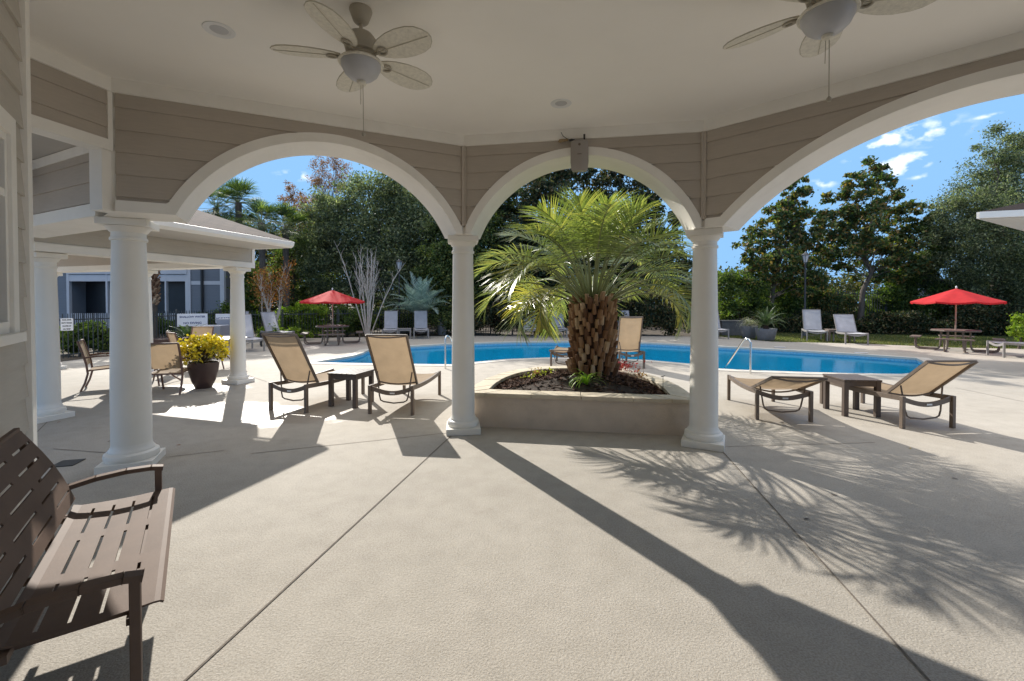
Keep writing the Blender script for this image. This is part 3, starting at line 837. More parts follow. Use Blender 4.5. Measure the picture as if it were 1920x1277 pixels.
for r_ in range(rings-1):
    for k in range(N_): fs.append((1+r_*N_+k, 1+(r_+1)*N_+k, 1+(r_+1)*N_+(k+1)%N_, 1+r_*N_+(k+1)%N_))
mo.add(vs, fs); mo.build("soil", M_SOIL, pl, smooth=True)
def soil_z(p):
    """height of the mulch at plan point p (survey units)"""
    v = p - cc0
    rmax = 1.2 if abs(v.dot(npl)) > abs(v.dot(dpl)) else 1.2
    return .33 + .14*math.cos(min(1, v.length/rmax)*math.pi/2)
rs = np.random.RandomState(3)
def chips(npts, gen, size, asp, m, name, parent, flat=.5):
    C = gen(npts)
    return leafquads(name, C, size, asp, rs, m, parent, flat)
def leafquads(name, C, size, asp, rs, m, parent=None, flat=0.0, fold=False, szvar=(.6, 1.3), A=None):
    N = len(C)
    if A is None: A = rs.normal(size=(N, 3))
    if flat: A[:, 2] *= (1-flat)
    A /= np.linalg.norm(A, axis=1, keepdims=True)
    B = rs.normal(size=(N, 3))
    if flat: B[:, 2] *= (1-flat)
    B -= (B*A).sum(1, keepdims=True)*A
    B /= np.linalg.norm(B, axis=1, keepdims=True)
    s = (size*rs.uniform(szvar[0], szvar[1], N))[:, None]
    V = np.zeros((N, 4, 3))
    V[:,0] = C - A*s*.5; V[:,1] = C - A*s*.08 + B*s*asp*.5; V[:,2] = C + A*s*.5; V[:,3] = C - A*s*.08 - B*s*asp*.5
    return np_mesh(name, V.reshape(-1, 3), 4, m, parent)
def mulch_pts(n):
    out = []
    while len(out) < n:
        a, r0 = rs.uniform(0, 2*math.pi), math.sqrt(rs.uniform(0, 1))
        i_ = rs.randint(N_); q = cc0.lerp(mi[i_].lerp(mi[(i_+1)%N_], rs.uniform()), r0)
        out.append((q.x*K, q.y*K, (.33+.14*math.cos(r0*math.pi/2)+rs.uniform(0,.022))*K))
    return np.array(out)
mu = chips(14000, mulch_pts, .075, .32, M_MULCH, "mulch", pl, .75)
tag(mu, kind="stuff")

M_FROND = leafmat("palm_leaflet", [(0, (.11, .15, .06)), (.45, (.20, .245, .09)), (.8, (.30, .33, .13)), (1, (.46, .43, .16))], .36, .38, (1.35, 1.45, .55), .7)
M_FRONDO = leafmat("yellowing_palm_leaflet", [(0, (.17, .20, .05)), (.5, (.32, .32, .07)), (1, (.48, .40, .10))], .4, .45, (1.3, 1.3, .6))
M_FRONDB = leafmat("silver_palm_leaflet", [(0, (.20, .28, .26)), (.5, (.32, .41, .38)), (1, (.48, .56, .52))], .45, .3, (1.0, 1.3, 1.0))
M_FROND3 = leafmat("cycad_leaflet", [(0, (.02, .05, .02)), (.5, (.05, .09, .03)), (1, (.10, .15, .05))], .35, .25)
M_PETI = pmat("palm_stalk", (.20, .22, .09), .5, .2, 8)
M_BOOT = leafmat("palm_boot", [(0, (.12, .06, .035)), (.4, (.27, .15, .085)), (.8, (.44, .29, .18)), (1, (.60, .46, .32))], .85, 0.0, spec=.2)
M_FIBRE = pmat("palm_fibre", (.035, .018, .012), .95, .4, 20, bump=.6, bscale=60)
def frond(parent, name, base, az, elev, L, curl, rnd, mleaf, nl=46, llen=.5, lw=.016, start=.3, vee=.5, droop=.55, bend=1.5, stalk=.014, mstalk=None, tipsq=.35, stiff=False):
    """arching feather frond: stalk plus leaflets"""
    h = Vector((math.cos(az), math.sin(az), 0)); side = Vector((-h.y, h.x, 0))
    side = (side + Vector((0,0,rnd.uniform(-.35,.35)))).normalized()
    n = 22; pts = [Vector(base)]; a = elev
    tw = rnd.uniform(-.25, .25)
    for k in range(n):
        t = k/n
        a = elev - curl * (t**bend)
        dvec = (h*math.cos(a) + Vector((0,0,1))*math.sin(a) + side*tw*t*.6).normalized()
        pts.append(pts[-1] + dvec * L/n)
    mb = MB()
    mb.tube(pts, [stalk*(1-.8*k/n) for k in range(n+1)], 5)
    V = []
    for s in (-1, 1):
        for j in range(nl):
            t = start + (1-start)*(j + rnd.uniform(-.3,.3))/nl
            t = min(.995, max(start*.9, t))
            f = t*n; k = min(n-1, int(f)); p = pts[k].lerp(pts[k+1], f-k)
            T = (pts[k+1]-pts[k]).normalized()
            U = side.cross(T).normalized()
            if U.z < 0 and abs(T.z) < .95: U = -U
            sd_ = T.cross(U).normalized()*s
            u = (t-start)/(1-start)
            fwd = (-.25 + 1.9*u + rnd.uniform(-.10,.10)) if stiff else (.35 + .75*u + rnd.uniform(-.12,.12))
            dd = (sd_*(1.0-.35*u) + T*fwd + U*vee*(rnd.uniform(.7,1.2))).normalized()
            ll = llen * (math.sin(math.pi*min(1, .22+u*.80))**.6 * (1-tipsq*u)) * rnd.uniform(.85,1.1)
            w = lw*rnd.uniform(.8,1.2)
            wv = dd.cross(U).normalized()*w
            if wv.length < 1e-5: wv = T*w
            q = p; dcur = dd
            segs = 3
            wid = [1.0, 1.0, .7, .05]
            rows = [(q-wv*.5, q+wv*.5)]
            for s2 in range(segs):
                dcur = (dcur + Vector((0,0,-1))*droop*(s2*.55)*ll).normalized()
                q = q + dcur*ll/segs
                rows.append((q-wv*wid[s2+1]*.5*1.0, q+wv*wid[s2+1]*.5))
            V.append(rows)
    nv = []
    fs = []
    for rows in V:
        b = len(nv)
        for a_, c_ in rows: nv += [a_, c_]
        for s2 in range(len(rows)-1): fs.append((b+2*s2, b+2*s2+1, b+2*s2+3, b+2*s2+2))
    me = bpy.data.meshes.new(name)
    off = len(mb.v)
    me.from_pydata([tuple(v) for v in mb.v]+[tuple(v) for v in nv], [], mb.f + [tuple(i+off for i in f) for f in fs])
    me.materials.append(mstalk or M_PETI); me.materials.append(mleaf)
    mi_ = np.zeros(len(me.polygons), np.int32); mi_[len(mb.f):] = 1
    me.polygons.foreach_set('material_index', mi_)
    me.update()
    o = bpy.data.objects.new(name, me); col.objects.link(o); o.parent = parent
    return o
palm_c = at(1111, 702, .45*K); palm_c.z = .43*K
palm = empty("pindo_palm", palm_c, 0, "large pindo palm with arching feathery green fronds and stubby scaly trunk in the raised planter", "palm tree")
TH_ = 1.02*K
tk = MB()
tk.lathe([(.32,-.05),(.33,.05),(.31,.25),(.31,.5),(.32,.8),(.31,TH_*.9),(.22,TH_),(.10,TH_+.12)], n=20)
tk.build("trunk_core", M_FIBRE, palm, smooth=True)
bt = MB(); rp = random.Random(11)
i_ = 0
zz = .02
NB = 190
for i_ in range(NB):
    t = i_/NB; zz = .0 + t*(TH_+.04)
    a = i_*2.399963
    r0 = .335 + (.03 if zz < .15 else 0) - .015*math.sin(min(1, t)*math.pi) + rp.uniform(-.01,.015)
    if t > .92: r0 -= .06
    hgt = rp.uniform(.13,.18); wd_ = rp.uniform(.06,.085); out = rp.uniform(.05,.09)
    m = Matrix.Rotation(a + rp.uniform(-.08,.08), 4, 'Z') @ Matrix.Translation((r0-.035, 0, zz))
    vs = [(0,-wd_*.62,0),(0,wd_*.62,0),(.045,wd_*.42,0),(.06,0,-.01),(.045,-wd_*.42,0),
          (out*.5,-wd_*.40,hgt),(out*.5,wd_*.40,hgt),(out+.02,wd_*.26,hgt*.96),(out+.035,0,hgt*.93),(out+.02,-wd_*.26,hgt*.96)]
    bt.M = m
    bt.add(vs, [(0,1,2,3,4)[::-1],(5,6,7,8,9),(0,1,6,5),(1,2,7,6),(2,3,8,7),(3,4,9,8),(4,0,5,9)])
bt.M = Matrix.Identity(4)
bt.build("trunk", M_BOOT, palm)
NF = 50
for i_ in range(NF):
    t = i_/(NF-1)
    az = i_*2.399963 + rp.uniform(-.2,.2)
    elev = R(86) - R(62)*t**.9 + rp.uniform(-.08,.08)
    L = (1.28 + .70*math.sin(math.pi*min(1,t*.80+.08)))*rp.uniform(.92,1.08)
    curl = R(26) + R(128)*t + rp.uniform(-.15,.25)
    rb = .05 + .17*t
    if t > .5 and math.sin(az) < -.72: az += .75*(1 if math.cos(az) > 0 else -1); elev += .25
    base = (math.cos(az)*rb, math.sin(az)*rb, TH_+.10-.16*t)
    frond(palm, "frond", base, az, elev, L, curl, rp, M_FRONDO if (t > .80 and rp.random() < .40) else M_FROND, nl=33, llen=.72, lw=.019, start=.50, vee=.22, droop=.38, bend=1.8, stalk=.019, tipsq=.25, stiff=True)
# bedding plants in the planter
M_SPID = leafmat("strap_leaf", [(0, (.22, .36, .04)), (1, (.42, .55, .10))], .4, .45)
def strap_plant(name, loc, n, L, w, m, label, cat, rnd, parent=None):
    mb = MB()
    for k in range(n):
        az = rnd.uniform(0, 2*math.pi); el = R(rnd.uniform(35,85)); p = Vector((0,0,0)); LL = L*rnd.uniform(.6,1.1)
        h = Vector((math.cos(az), math.sin(az), 0)); s = Vector((-h.y,h.x,0)); rows = []
        for j in range(8):
            t = j/7; a = el - R(150)*t**1.4*rnd.uniform(.9,1.1)
            ww = w*(1-t**3)*.5+.001
            rows += [p - s*ww, p + s*ww]
            p = p + (h*math.cos(a)+Vector((0,0,math.sin(a))))*LL/7
        mb.add(rows, [(2*j,2*j+1,2*j+3,2*j+2) for j in range(7)])
    o = mb.build(name, m, parent); o.location = loc
    return tag(o, label, cat)
strap_plant("strap_leaf_plant", at(1100,722,.42*K), 38, .40, .022, M_SPID, "bright green strap leaf plant spilling over the planter edge below the palm trunk", "plant", rp)
def sprig(name, loc, n, spread, size, m, label, cat, hgt=.1, group=None, seed=1):
    rs2 = np.random.RandomState(seed)
    C = rs2.normal(0, 1, (n,3))*np.array([spread*.5, spread*.5, hgt*.35]) + np.array([0,0,hgt*.5])
    C[:,2] = np.abs(C[:,2])
    o = leafquads(name, C, size, .45, rs2, m); o.location = loc
    return tag(o, label, cat, group)
M_CRIM = leafmat("crimson_leaf", [(0, (.20, .015, .03)), (1, (.42, .05, .07))], .5, .3)
M_OLIVE = leafmat("yellow_green_leaf", [(0, (.20, .22, .04)), (1, (.42, .38, .10))], .5, .35)
M_CORAL = leafmat("dried_coral_leaf", [(0, (.35, .14, .07)), (1, (.55, .30, .18))], .6, .2)
sprig("crimson_creeper", at(1163,694,.44*K), 260, .28, .06, M_CRIM, "crimson red creeping plant on the mulch right of the palm trunk", "plant", .12, seed=2)
sprig("low_groundcover", at(1022,704,.42*K), 130, .36, .055, M_OLIVE, "sparse yellow green groundcover left of the palm trunk", "plant", .06, seed=3)
sprig("low_groundcover", at(990,712,.39*K), 60, .10, .05, M_OLIVE, "tiny green sprig near the left end of the planter", "plant", .06, seed=4)
sprig("dried_flower", at(1200,709,.41*K), 40, .08, .05, M_CORAL, "small dried coral coloured flower at the right end of the planter", "plant", .10, seed=5)
sprig("dried_flower", at(1006,705,.41*K), 40, .08, .05, M_CORAL, "small dried coral coloured flower at the left rear of the planter", "plant", .10, seed=6)
gs = MB(); gs.tube([(0,0,0),(0,0,.22)], .004, 6); gs.tube([(-.03,0,.21),(.03,0,.225)], .005, 6)
o = gs.build("garden_stake", M_BLACK); o.location = at(1243,735,.38*K) ; tag(o, "thin black garden stake standing in the mulch at the right", "stake")

# ------------------------------------------------------------------ sun loungers and side tables
def rail_tube(mb, a, b, w, h):
    """rectangular bar a>b, w across, h deep"""
    a, b = Vector(a), Vector(b); d = (b-a).normalized()
    up = Vector((0,0,1)) if abs(d.z) < .9 else Vector((0,1,0))
    s = d.cross(up).normalized(); u = s.cross(d).normalized()
    vs = []
    for p in (a, b): vs += [p - s*w/2 - u*h/2, p + s*w/2 - u*h/2, p + s*w/2 + u*h/2, p - s*w/2 + u*h/2]
    mb.add(vs, [(0,3,2,1)[::-1],(4,5,6,7),(0,1,5,4),(1,2,6,5),(2,3,7,6),(3,0,4,7)])
def make_lounger(angle, mf, ms, W=.70, Lf=1.42, H=.40, Lb=.88, group=None):
    """origin under the head-end legs' middle, +Y towards the foot"""
    root = empty("sun_lounger", (0,0,0), 0, None, "sun lounger", group)
    f = MB()
    for sx in (-1, 1):
        x = sx*(W/2-.02)
        n = 10
        for k in range(n):
            y0, y1 = k/n*Lf, (k+1)/n*Lf
            zf = lambda y: H - .03*math.sin(math.pi*min(1, y/Lf))
            rail_tube(f, (x,y0-.002,zf(y0)), (x,y1+.002,zf(y1)), .028, .062)
    # bowed cross rails
    for yy in (0.012, Lf-.012):
        n = 12; pr = None
        for k in range(n):
            xa, xb = -W/2+.034 + (W-.068)*k/n, -W/2+.034 + (W-.068)*(k+1)/n
            bow = lambda x: H - .012 - .075*(math.cos(x/(W-.068)*math.pi))**1.0
            rail_tube(f, (xa,yy,bow(xa)), (xb,yy,bow(xb)), .022, .062)
    f.build("frame", mf, root)
    for sx in (-1, 1):
        for yy, hh in ((0.0, H+.03), (Lf, H+.03)):
            l = MB(); l.box((sx*(W/2-.02), yy, hh/2), (.045, .05, hh)); l.build("leg", mf, root, bevel=.004)
    tg = MB(); tg.box((.02,-.004,H-.085), (.075,.004,.022)); tg.build("maker_tag", M_TAG, root)
    hy = .30; hz = H+.005
    ca, sa = math.cos(angle), math.sin(angle)
    seat = MB()
    nx, ny = 8, 16
    vs = []
    for j in range(ny+1):
        for i in range(nx+1):
            x = (-.5+i/nx)*(W-.075); y = hy + (Lf-.03-hy)*j/ny
            z = hz - .006 - .035*math.cos(x/(W-.07)*math.pi)*(.6+.4*math.sin(math.pi*j/ny)) + .02*math.sin(math.pi*min(1,j/ny*1.0))*0
            vs.append((x,y,z))
    seat.add(vs, [(j*(nx+1)+i, j*(nx+1)+i+1, (j+1)*(nx+1)+i+1, (j+1)*(nx+1)+i) for j in range(ny) for i in range(nx)])
    seat.build("seat_sling", ms, root, smooth=True)
    Q = lambda x, s, o=0: (x, hy - ca*s - sa*o, hz + sa*s - ca*o)     # point s along the back, o below it
    bk = MB(); vs = []
    for j in range(ny+1):
        for i in range(nx+1):
            x = (-.5+i/nx)*(W-.10); s = Lb*j/ny
            vs.append(Q(x, s, .028*math.cos(x/(W-.10)*math.pi)*math.sin(math.pi*j/ny)**.5 if 0 < j < ny else 0))
    bk.add(vs, [(j*(nx+1)+i, j*(nx+1)+i+1, (j+1)*(nx+1)+i+1, (j+1)*(nx+1)+i) for j in range(ny) for i in range(nx)])
    bk.build("back_sling", ms, root, smooth=True)
    bf = MB()
    for sx in (-1, 1): rail_tube(bf, Q(sx*(W/2-.045),-.02,.012), Q(sx*(W/2-.045),Lb+.0,.012), .024, .036)
    crv = [Q((-.5+k/12)*(W-.09), Lb-.015+ .0, .012+.045*math.sin(math.pi*k/12)) for k in range(13)]
    bf.tube(crv, .012, 6)
    crv = [Q((-.5+k/12)*(W-.09), Lb-.005, .004) for k in range(13)]
    bf.tube(crv, .014, 6)
    bf.tube([Q((-.5+k/12)*(W-.12), .05, .02+.05*math.sin(math.pi*k/12)) for k in range(13)], .012, 6)
    bf.build("back_frame", mf, root)
    pp = MB()
    s0 = .26
    low = .12 if angle < R(50) else .20
    yb = .10 if angle > R(50) else .06
    top0, top1 = Vector(Q(-W/2+.075, s0, .03)), Vector(Q(W/2-.075, s0, .03))
    b0, b1_ = Vector((-W/2+.13, yb, H-.20 if angle > R(50) else H-.24)), Vector((W/2-.13, yb, H-.20 if angle > R(50) else H-.24))
    pp.tube([top0, top0.lerp(b0,.85), b0+Vector((.015,0,-.012)), b0+Vector((.06,0,-.035)), (b0+b1_)/2+Vector((0,0,-.055)), b1_+Vector((-.06,0,-.035)), b1_+Vector((-.015,0,-.012)), top1.lerp(b1_,.85), top1], .011, 8)
    pp.build("support_bar", mf, root, smooth=True)
    return root
def place(o, loc, heading, label, group=None):
    """heading: plan direction of local +Y"""
    o.location = (loc[0], loc[1], 0)
    o.rotation_euler = (0, 0, math.atan2(-heading[0], heading[1]))
    o['label'] = label
    if group: o['group'] = group
    return o
GT = "tan sling loungers on the near deck"
def mid(a, b): return (at(*a) + at(*b))/2
l1 = make_lounger(R(60), M_TAUPE, M_SLING, W=.70, Lb=.92, group=GT)
place(l1, mid((505,770),(577,773)), (.28,.96), "tan lounger with raised back, nearest the potted yellow flowers", GT)
l2 = place(copy_tree(l1), mid((695,776),(772,778)), (.12,.99), "tan lounger with raised back, right beside the second arch column", GT)
l3 = make_lounger(R(21), M_TAUPE, M_SLING, W=.74, Lf=1.25, Lb=.80, group=GT)
place(l3, mid((1418,787),(1521,790)), (.16,.98), "tan lounger with its back folded nearly flat, left of the right side table", GT)
l4 = make_lounger(R(42), M_TAUPE, M_SLING, W=.74, Lf=1.42, Lb=.80, group=GT)
place(l4, mid((1682,800),(1797,806)), (-.05,1), "tan lounger with its back half raised at the far right of the near deck", GT)
l5 = make_lounger(R(8), M_TAUPE, M_SLING, W=.72, group=GT)
place(l5, mid((1028,692),(1090,692)), (.2,.98), "tan lounger lying flat, half hidden behind the palm trunk", GT)
l6 = make_lounger(R(74), M_TAUPE, M_SLING, W=.66, Lb=.92, group=GT)
place(l6, mid((1162,690),(1207,692)), (-.05,1), "tan lounger with upright back seen right of the palm trunk by the pool", GT)
# white-grey loungers across the pool
GG = "pale grey loungers round the far side of the pool"
g1 = make_lounger(R(66), M_GREYFR, M_SLINGG, W=.66, Lf=1.25, Lb=.86, H=.42, group=GG)
def place_foot(o, foot, heading, label, Lf=1.25):
    h = Vector(heading).normalized(); f = Vector((foot[0], foot[1]))
    return place(o, f - h*Lf, (h.x, h.y), label, GG)
place_foot(g1, at(731,637), (.22,-.97), "pale lounger left of the pair facing the left arch, in front of the silver palm")
place_foot(copy_tree(g1), at(790,636), (.22,-.97), "pale lounger directly below the silver palm, right one of its pair")
place_foot(copy_tree(g1), at(996,634), (.02,-1), "pale lounger across the pool behind the drooping left palm fronds")
place_foot(copy_tree(g1), at(1050,634), (.0,-1), "pale lounger across the pool just left of the palm trunk")
place_foot(copy_tree(g1), at(1178,634), (-.05,-1), "pale lounger across the pool seen over the upright tan lounger")
place_foot(copy_tree(g1), at(1352,636), (-.12,-1), "pale lounger just right of the right arch column, before the grey stone planter box")
g3 = make_lounger(R(66), M_GREYFR, M_SLINGG, W=.74, Lf=1.25, Lb=.94, H=.42, group=GG)
place_foot(g3, at(1532,640), (-.42,-.9), "pale lounger with tall back right beside the right lamp post")
g2 = make_lounger(R(60), M_GREYFR, M_SLINGG, W=.76, Lf=1.25, Lb=.80, H=.42, group=GG)
place_foot(g2, at(1606,646), (-.32,-.95), "pale lounger with shorter back, farther right of the right lamp post on the lawn edge")
place_foot(copy_tree(g1), at(538,642), (.86,-.5), "pale lounger turned sideways by the iron fence beyond the walkway end column")
place_foot(copy_tree(g1), at(476,660), (.72,-.69), "pale lounger half hidden behind the walkway end column, nearest the left fence")
place_foot(copy_tree(g1), at(437,640), (.3,-.95), "pale lounger behind the potted yellow flowers, under the walkway")
g4 = make_lounger(R(3), M_GREYFR, M_SLINGG, W=.80, Lf=1.45, Lb=.86, H=.42, group=GG)
place(g4, at(1990,672), (-.9,.35), "flat pale lounger cut by the right edge of the picture near the right picnic table", GG)

def make_table(mf, W=.52, D=.52, H=.50, slats=True):
    root = empty("side_table", (0,0,0), 0, None, "side table")
    for sx in (-1,1):
        for sy in (-1,1):
            l = MB(); l.box((sx*(W/2-.032), sy*(D/2-.032), (H-.03)/2), (.064,.064,H-.03)); l.build("leg", mf, root, bevel=.004)
    a = MB()
    for sy in (-1,1): a.box((0, sy*(D/2-.02), H-.065), (W-.13,.03,.07))
    for sx in (-1,1): a.box((sx*(W/2-.02), 0, H-.065), (.03,D-.13,.07))
    a.build("apron", mf, root)
    t = MB()
    n = 6
    for k in range(n):
        w = (W+.02)/n
        t.box((-(W+.02)/2 + w*(k+.5), 0, H-.015), (w-.006, D+.02, .026))
    t.build("tabletop", mf, root, bevel=.003)
    return root
M_DKTAB = pmat("dark_brown_table", (.085,.062,.05), .45, .2, 6, bump=.08, bscale=70)
t1 = make_table(M_DKTAB, .50, .52, .545)
t1['group'] = "side tables"
c_ = at(654,760)
place(t1, (at(615,768)+at(700,748))/2, (.25,.97), "dark brown slatted side table between the two left tan loungers", "side tables")
place(place(copy_tree(t1), (at(1550,781)+at(1612,768))/2+Vector((.12,.02,0)), (.1,.99), "dark brown side table between the two right tan loungers", "side tables"), (at(1550,781)+at(1612,768))/2+Vector((.12,.02,0)), (.1,.99), "dark brown side table between the two right tan loungers", "side tables")
t2 = make_table(M_GREYFR, .55, .55, .45)
place(t2, at(759,634.5), (.22,-.97), "small pale side table between the two loungers below the silver palm", "side tables")
t3 = make_table(M_TAUPE, .75, .55, .50)
place(t3, at(1570,640), (-.35,-.93), "low dark side table between the two loungers right of the lamp post", "side tables")
t4 = make_table(M_BLACK, .6, .6, .50)
place(t4, at(505,648), (.5,-.8), "low black side table beside the sideways lounger near the left fence", "side tables")

# ------------------------------------------------------------------ foreground bench
bd = Vector((-.583,.812,0)); bn = Vector((-.812,-.583,0))
BA = Vector((-1.25,1.57,0))*K; BL = 1.17*K
bench = empty("metal_bench", BA, math.atan2(bd.y, bd.x), "dark bronze slotted metal bench with curved arms in the lower left corner", "bench")
# local: +X along the bench (away from the viewer), +Y towards the wall
def slotted(name, prof, rows, slotx, thick, m, parent, L):
    """sheet that follows prof [(y,z)...] with slots in the strips listed in rows; slotx(rowindex) -> x intervals"""
    mb = MB()
    cuts = sorted({0.0, L, *[v for r in rows for iv_ in slotx(r) for v in iv_]})
    verts = {}
    def vid(x, j):
        key = (round(x,5), j)
        if key not in verts:
            verts[key] = len(mb.v); mb.v.append(Vector((x, prof[j][0], prof[j][1])))
        return verts[key]
    for j in range(len(prof)-1):
        for a, b in zip(cuts[:-1], cuts[1:]):
            if j in rows and any(i0 - 1e-6 <= a and b <= i1 + 1e-6 for i0, i1 in slotx(j)): continue
            mb.f.append((vid(a,j), vid(b,j), vid(b,j+1), vid(a,j+1)))
    return mb.build(name, m, parent, solid=thick)
sw = .013
def seatprof():
    ys = [0.0, .012, .03]
    zs = [-.012, -.004, -.001]
    out = list(zip(ys, zs)); rows = []
    y = .03
    for k, yy in enumerate((.105, .195, .285, .375)):
        out.append((yy-sw/2, 0)); rows.append(len(out)-1); out.append((yy+sw/2, 0))
    out.append((.44, .0)); out.append((.475, .008))
    SZ = .43*K
    return [(a, b+SZ - .012*math.sin(math.pi*a/.475)) for a, b in out], rows
sp, srows = seatprof()
sl = lambda j: [(.05+q*.425, .05+q*.425+.34) for q in range(3)]
slotted("seat", sp, srows, sl, .008, M_BRONZE, bench, BL)
BH = .97 - .43*K
SZ = .43*K
bpts, brows = [], []
tt = []
for k, s0 in enumerate((.07, .155, .24, .325, .41)):
    tt += [(s0-sw/2, True), (s0+sw/2, False)]
tt = [(0.0, False)] + tt + [(.455, False), (.485, False)]
for idx, (s, isrow) in enumerate(tt):
    u = s/.485
    y = .47 + .22*u - .022*math.sin(math.pi*u)
    z = SZ + .045 + .445*u - .03*(1-u)*0
    bpts.append((y, z))
    if isrow: brows.append(idx)
bl = lambda j: [(.04+q*.43+o_, min(BL-.03, .04+q*.43+o_+.33)) for o_ in ((0.0 if brows.index(j) % 2 else .12),) for q in range(3) if .04+q*.43+o_ < BL-.2]
slotted("backrest", bpts, brows, bl, .008, M_BRONZE, bench, BL)
tp = MB(); tp.box((BL/2, bpts[-1][0]+.006, bpts[-1][1]+.004), (BL, .026, .02)); tp.build("top_rail", M_BRONZE, bench, bevel=.004)
for x, nm in ((-.03, "arm"), (BL+.03, "arm")):
    AZ = .55*K
    a = MB()
    cur = [(x, .06, AZ-.004), (x,.12,AZ+.008), (x, .24, AZ+.012), (x, .38, AZ+.0), (x, .50, AZ-.025), (x, .60, AZ-.055)]
    for p, q in zip(cur[:-1], cur[1:]): rail_tube(a, p, q, .052, .026)
    a.build(nm, M_BRONZE, bench, bevel=.003)
    lg = MB(); rail_tube(lg, (x, .085, 0), (x, .085, AZ-.008), .05, .035); lg.build("leg", M_BRONZE, bench, bevel=.003)
    lg = MB(); rail_tube(lg, (x, .56, 0), (x, .60, AZ-.055), .045, .035); rail_tube(lg, (x,.60,AZ-.055), (x,.70,SZ+.47), .03, .03); lg.build("leg", M_BRONZE, bench, bevel=.003)
    xi = x + (.09 if x < 0 else -.09)
    cr = MB(); rail_tube(cr, (xi, .10, SZ-.034), (xi, .54, SZ-.034), .025, .025); cr.build("side_rail", M_BRONZE, bench)
ur = MB()
rail_tube(ur, (-.03,.10,SZ-.034), (BL+.03,.10,SZ-.034), .028, .028); rail_tube(ur, (-.03,.44,SZ-.03), (BL+.03,.44,SZ-.03), .03, .03)
ur.build("cross_rail", M_BRONZE, bench)
for q in (.18, .55, .92, 1.22):
    hk = MB()
    hk.tube([(q, .455, SZ-.02), (q, .485, SZ-.035), (q,.515,SZ-.03), (q,.53,SZ+.0), (q,.515,SZ+.05)], .018, 8, flat=1.0)
    hk.build("hook_bracket", M_BRONZE, bench, smooth=True)

# ------------------------------------------------------------------ ceiling fans, lights, wireless box
def make_fan(phase):
    root = empty("ceiling_fan", (0,0,0), 0, None, "ceiling fan", "ceiling fans")
    k = K
    c = MB(k); c.lathe([(.065,0),(.068,-.012),(.062,-.03),(.045,-.075),(.036,-.085),(.02,-.09)], n=28); c.build("canopy", M_FANBODY, root, smooth=True)
    r_ = MB(k); r_.tube([(0,0,-.08),(0,0,-.14)], .011, 12); r_.build("downrod", M_FANBODY, root)
    b = MB(k); b.lathe([(.018,-.125),(.03,-.135),(.07,-.155),(.092,-.185),(.098,-.23),(.09,-.262),(.075,-.27),(.078,-.285),(.085,-.292),(.06,-.30)], n=32); b.build("motor_housing", M_FANBODY, root, smooth=True)
    f = MB(k); f.lathe([(.085,-.30),(.125,-.318),(.135,-.33),(.132,-.337),(.118,-.333)], n=32); f.build("light_rim", M_FANBL, root, smooth=True)
    g_ = MB(k); g_.lathe([(.118,-.330),(.116,-.355),(.098,-.392),(.07,-.418),(.035,-.434),(.012,-.438)], n=32); g_.build("light_bowl", M_GLASSW, root, smooth=True)
    e = MB(k); e.lathe([(.012,-.436),(.026,-.438),(.024,-.452),(.008,-.460)], n=20); e.build("finial", M_FANBL, root, smooth=True)
    p = MB(k); p.tube([(.01,0,-.455),(.012,0,-.745)], .0022, 5); p.lathe([(.003,0),(.012,-.012),(.010,-.026),(.003,-.03)], (.012,0,-.742), 10); p.build("pull_chain", M_FANBODY, root)
    p = MB(k); p.tube([(-.004,.006,-.455),(-.006,.006,-.575)], .0018, 5); p.build("pull_chain", M_FANBODY, root)
    for j in range(5):
        a = phase + j*2*math.pi/5
        m = Matrix.Rotation(a, 4, 'Z') @ Matrix.Translation((0,0,-.288)) @ Matrix.Rotation(R(11), 4, 'X')
        bl_ = MB(k); bl_.M = m
        outl = [(.12,.028),(.15,.052),(.20,.076),(.27,.095),(.34,.102),(.41,.096),(.46,.078),(.495,.045),(.512,.012),(.512,-.012),(.495,-.045),(.46,-.078),(.41,-.096),(.34,-.102),(.27,-.095),(.20,-.076),(.15,-.052),(.12,-.028)]
        kk = len(outl)
        # M multiplies before scale, so scale the points here
        bl_.k = 1.0
        vs = [(x*k,y*k,.004) for x,y in outl] + [(x*k,y*k,-.004) for x,y in outl]
        bl_.M = Matrix.Rotation(a, 4, 'Z') @ Matrix.Translation((0,0,-.288*k)) @ Matrix.Rotation(R(-13), 4, 'X')
        bl_.add(vs, [tuple(range(kk)), tuple(range(kk,2*kk))[::-1]] + [(i, kk+i, kk+(i+1)%kk, (i+1)%kk) for i in range(kk)])
        ob = bl_.build("blade", M_FANBL, root)
        rm = MB(); rm.M = bl_.M
        pts = [(x*k,y*k,0) for x,y in outl]
        rm.tube(pts+[pts[0]], .0042, 5); rm.tube([(.15*k,0,-.006),(.50*k,0,-.006)], .0028, 4)
        rm.build("blade_rim", M_FANRIM, ob)
        ir = MB(); ir.M = bl_.M
        ir.tube([(.07*k,0,-.012),(.12*k,0,-.014),(.15*k,.0,-.012)], .011, 6)
        ir.tube([(.14*k+.03*k*(1-math.cos(t_)), .026*k*math.sin(t_), -.012) for t_ in [2*math.pi*q/12 for q in range(13)]], .008, 6)
        ir.build("blade_iron", M_FANBODY, root)
    return root
f1 = make_fan(R(46)); f1.location = (-.925*K, 2.74*K, ZC*K)
f1['label'] = "whitewashed ceiling fan with light bowl, hanging before the left arch"
f2 = make_fan(R(-12)); f2.location = (1.60*K, 2.27*K, ZC*K)
f2['label'] = "whitewashed ceiling fan cut by the top edge, hanging before the right arch"
M_BULB = pmat("unlit_lamp", (.80,.80,.82), .3, .02)
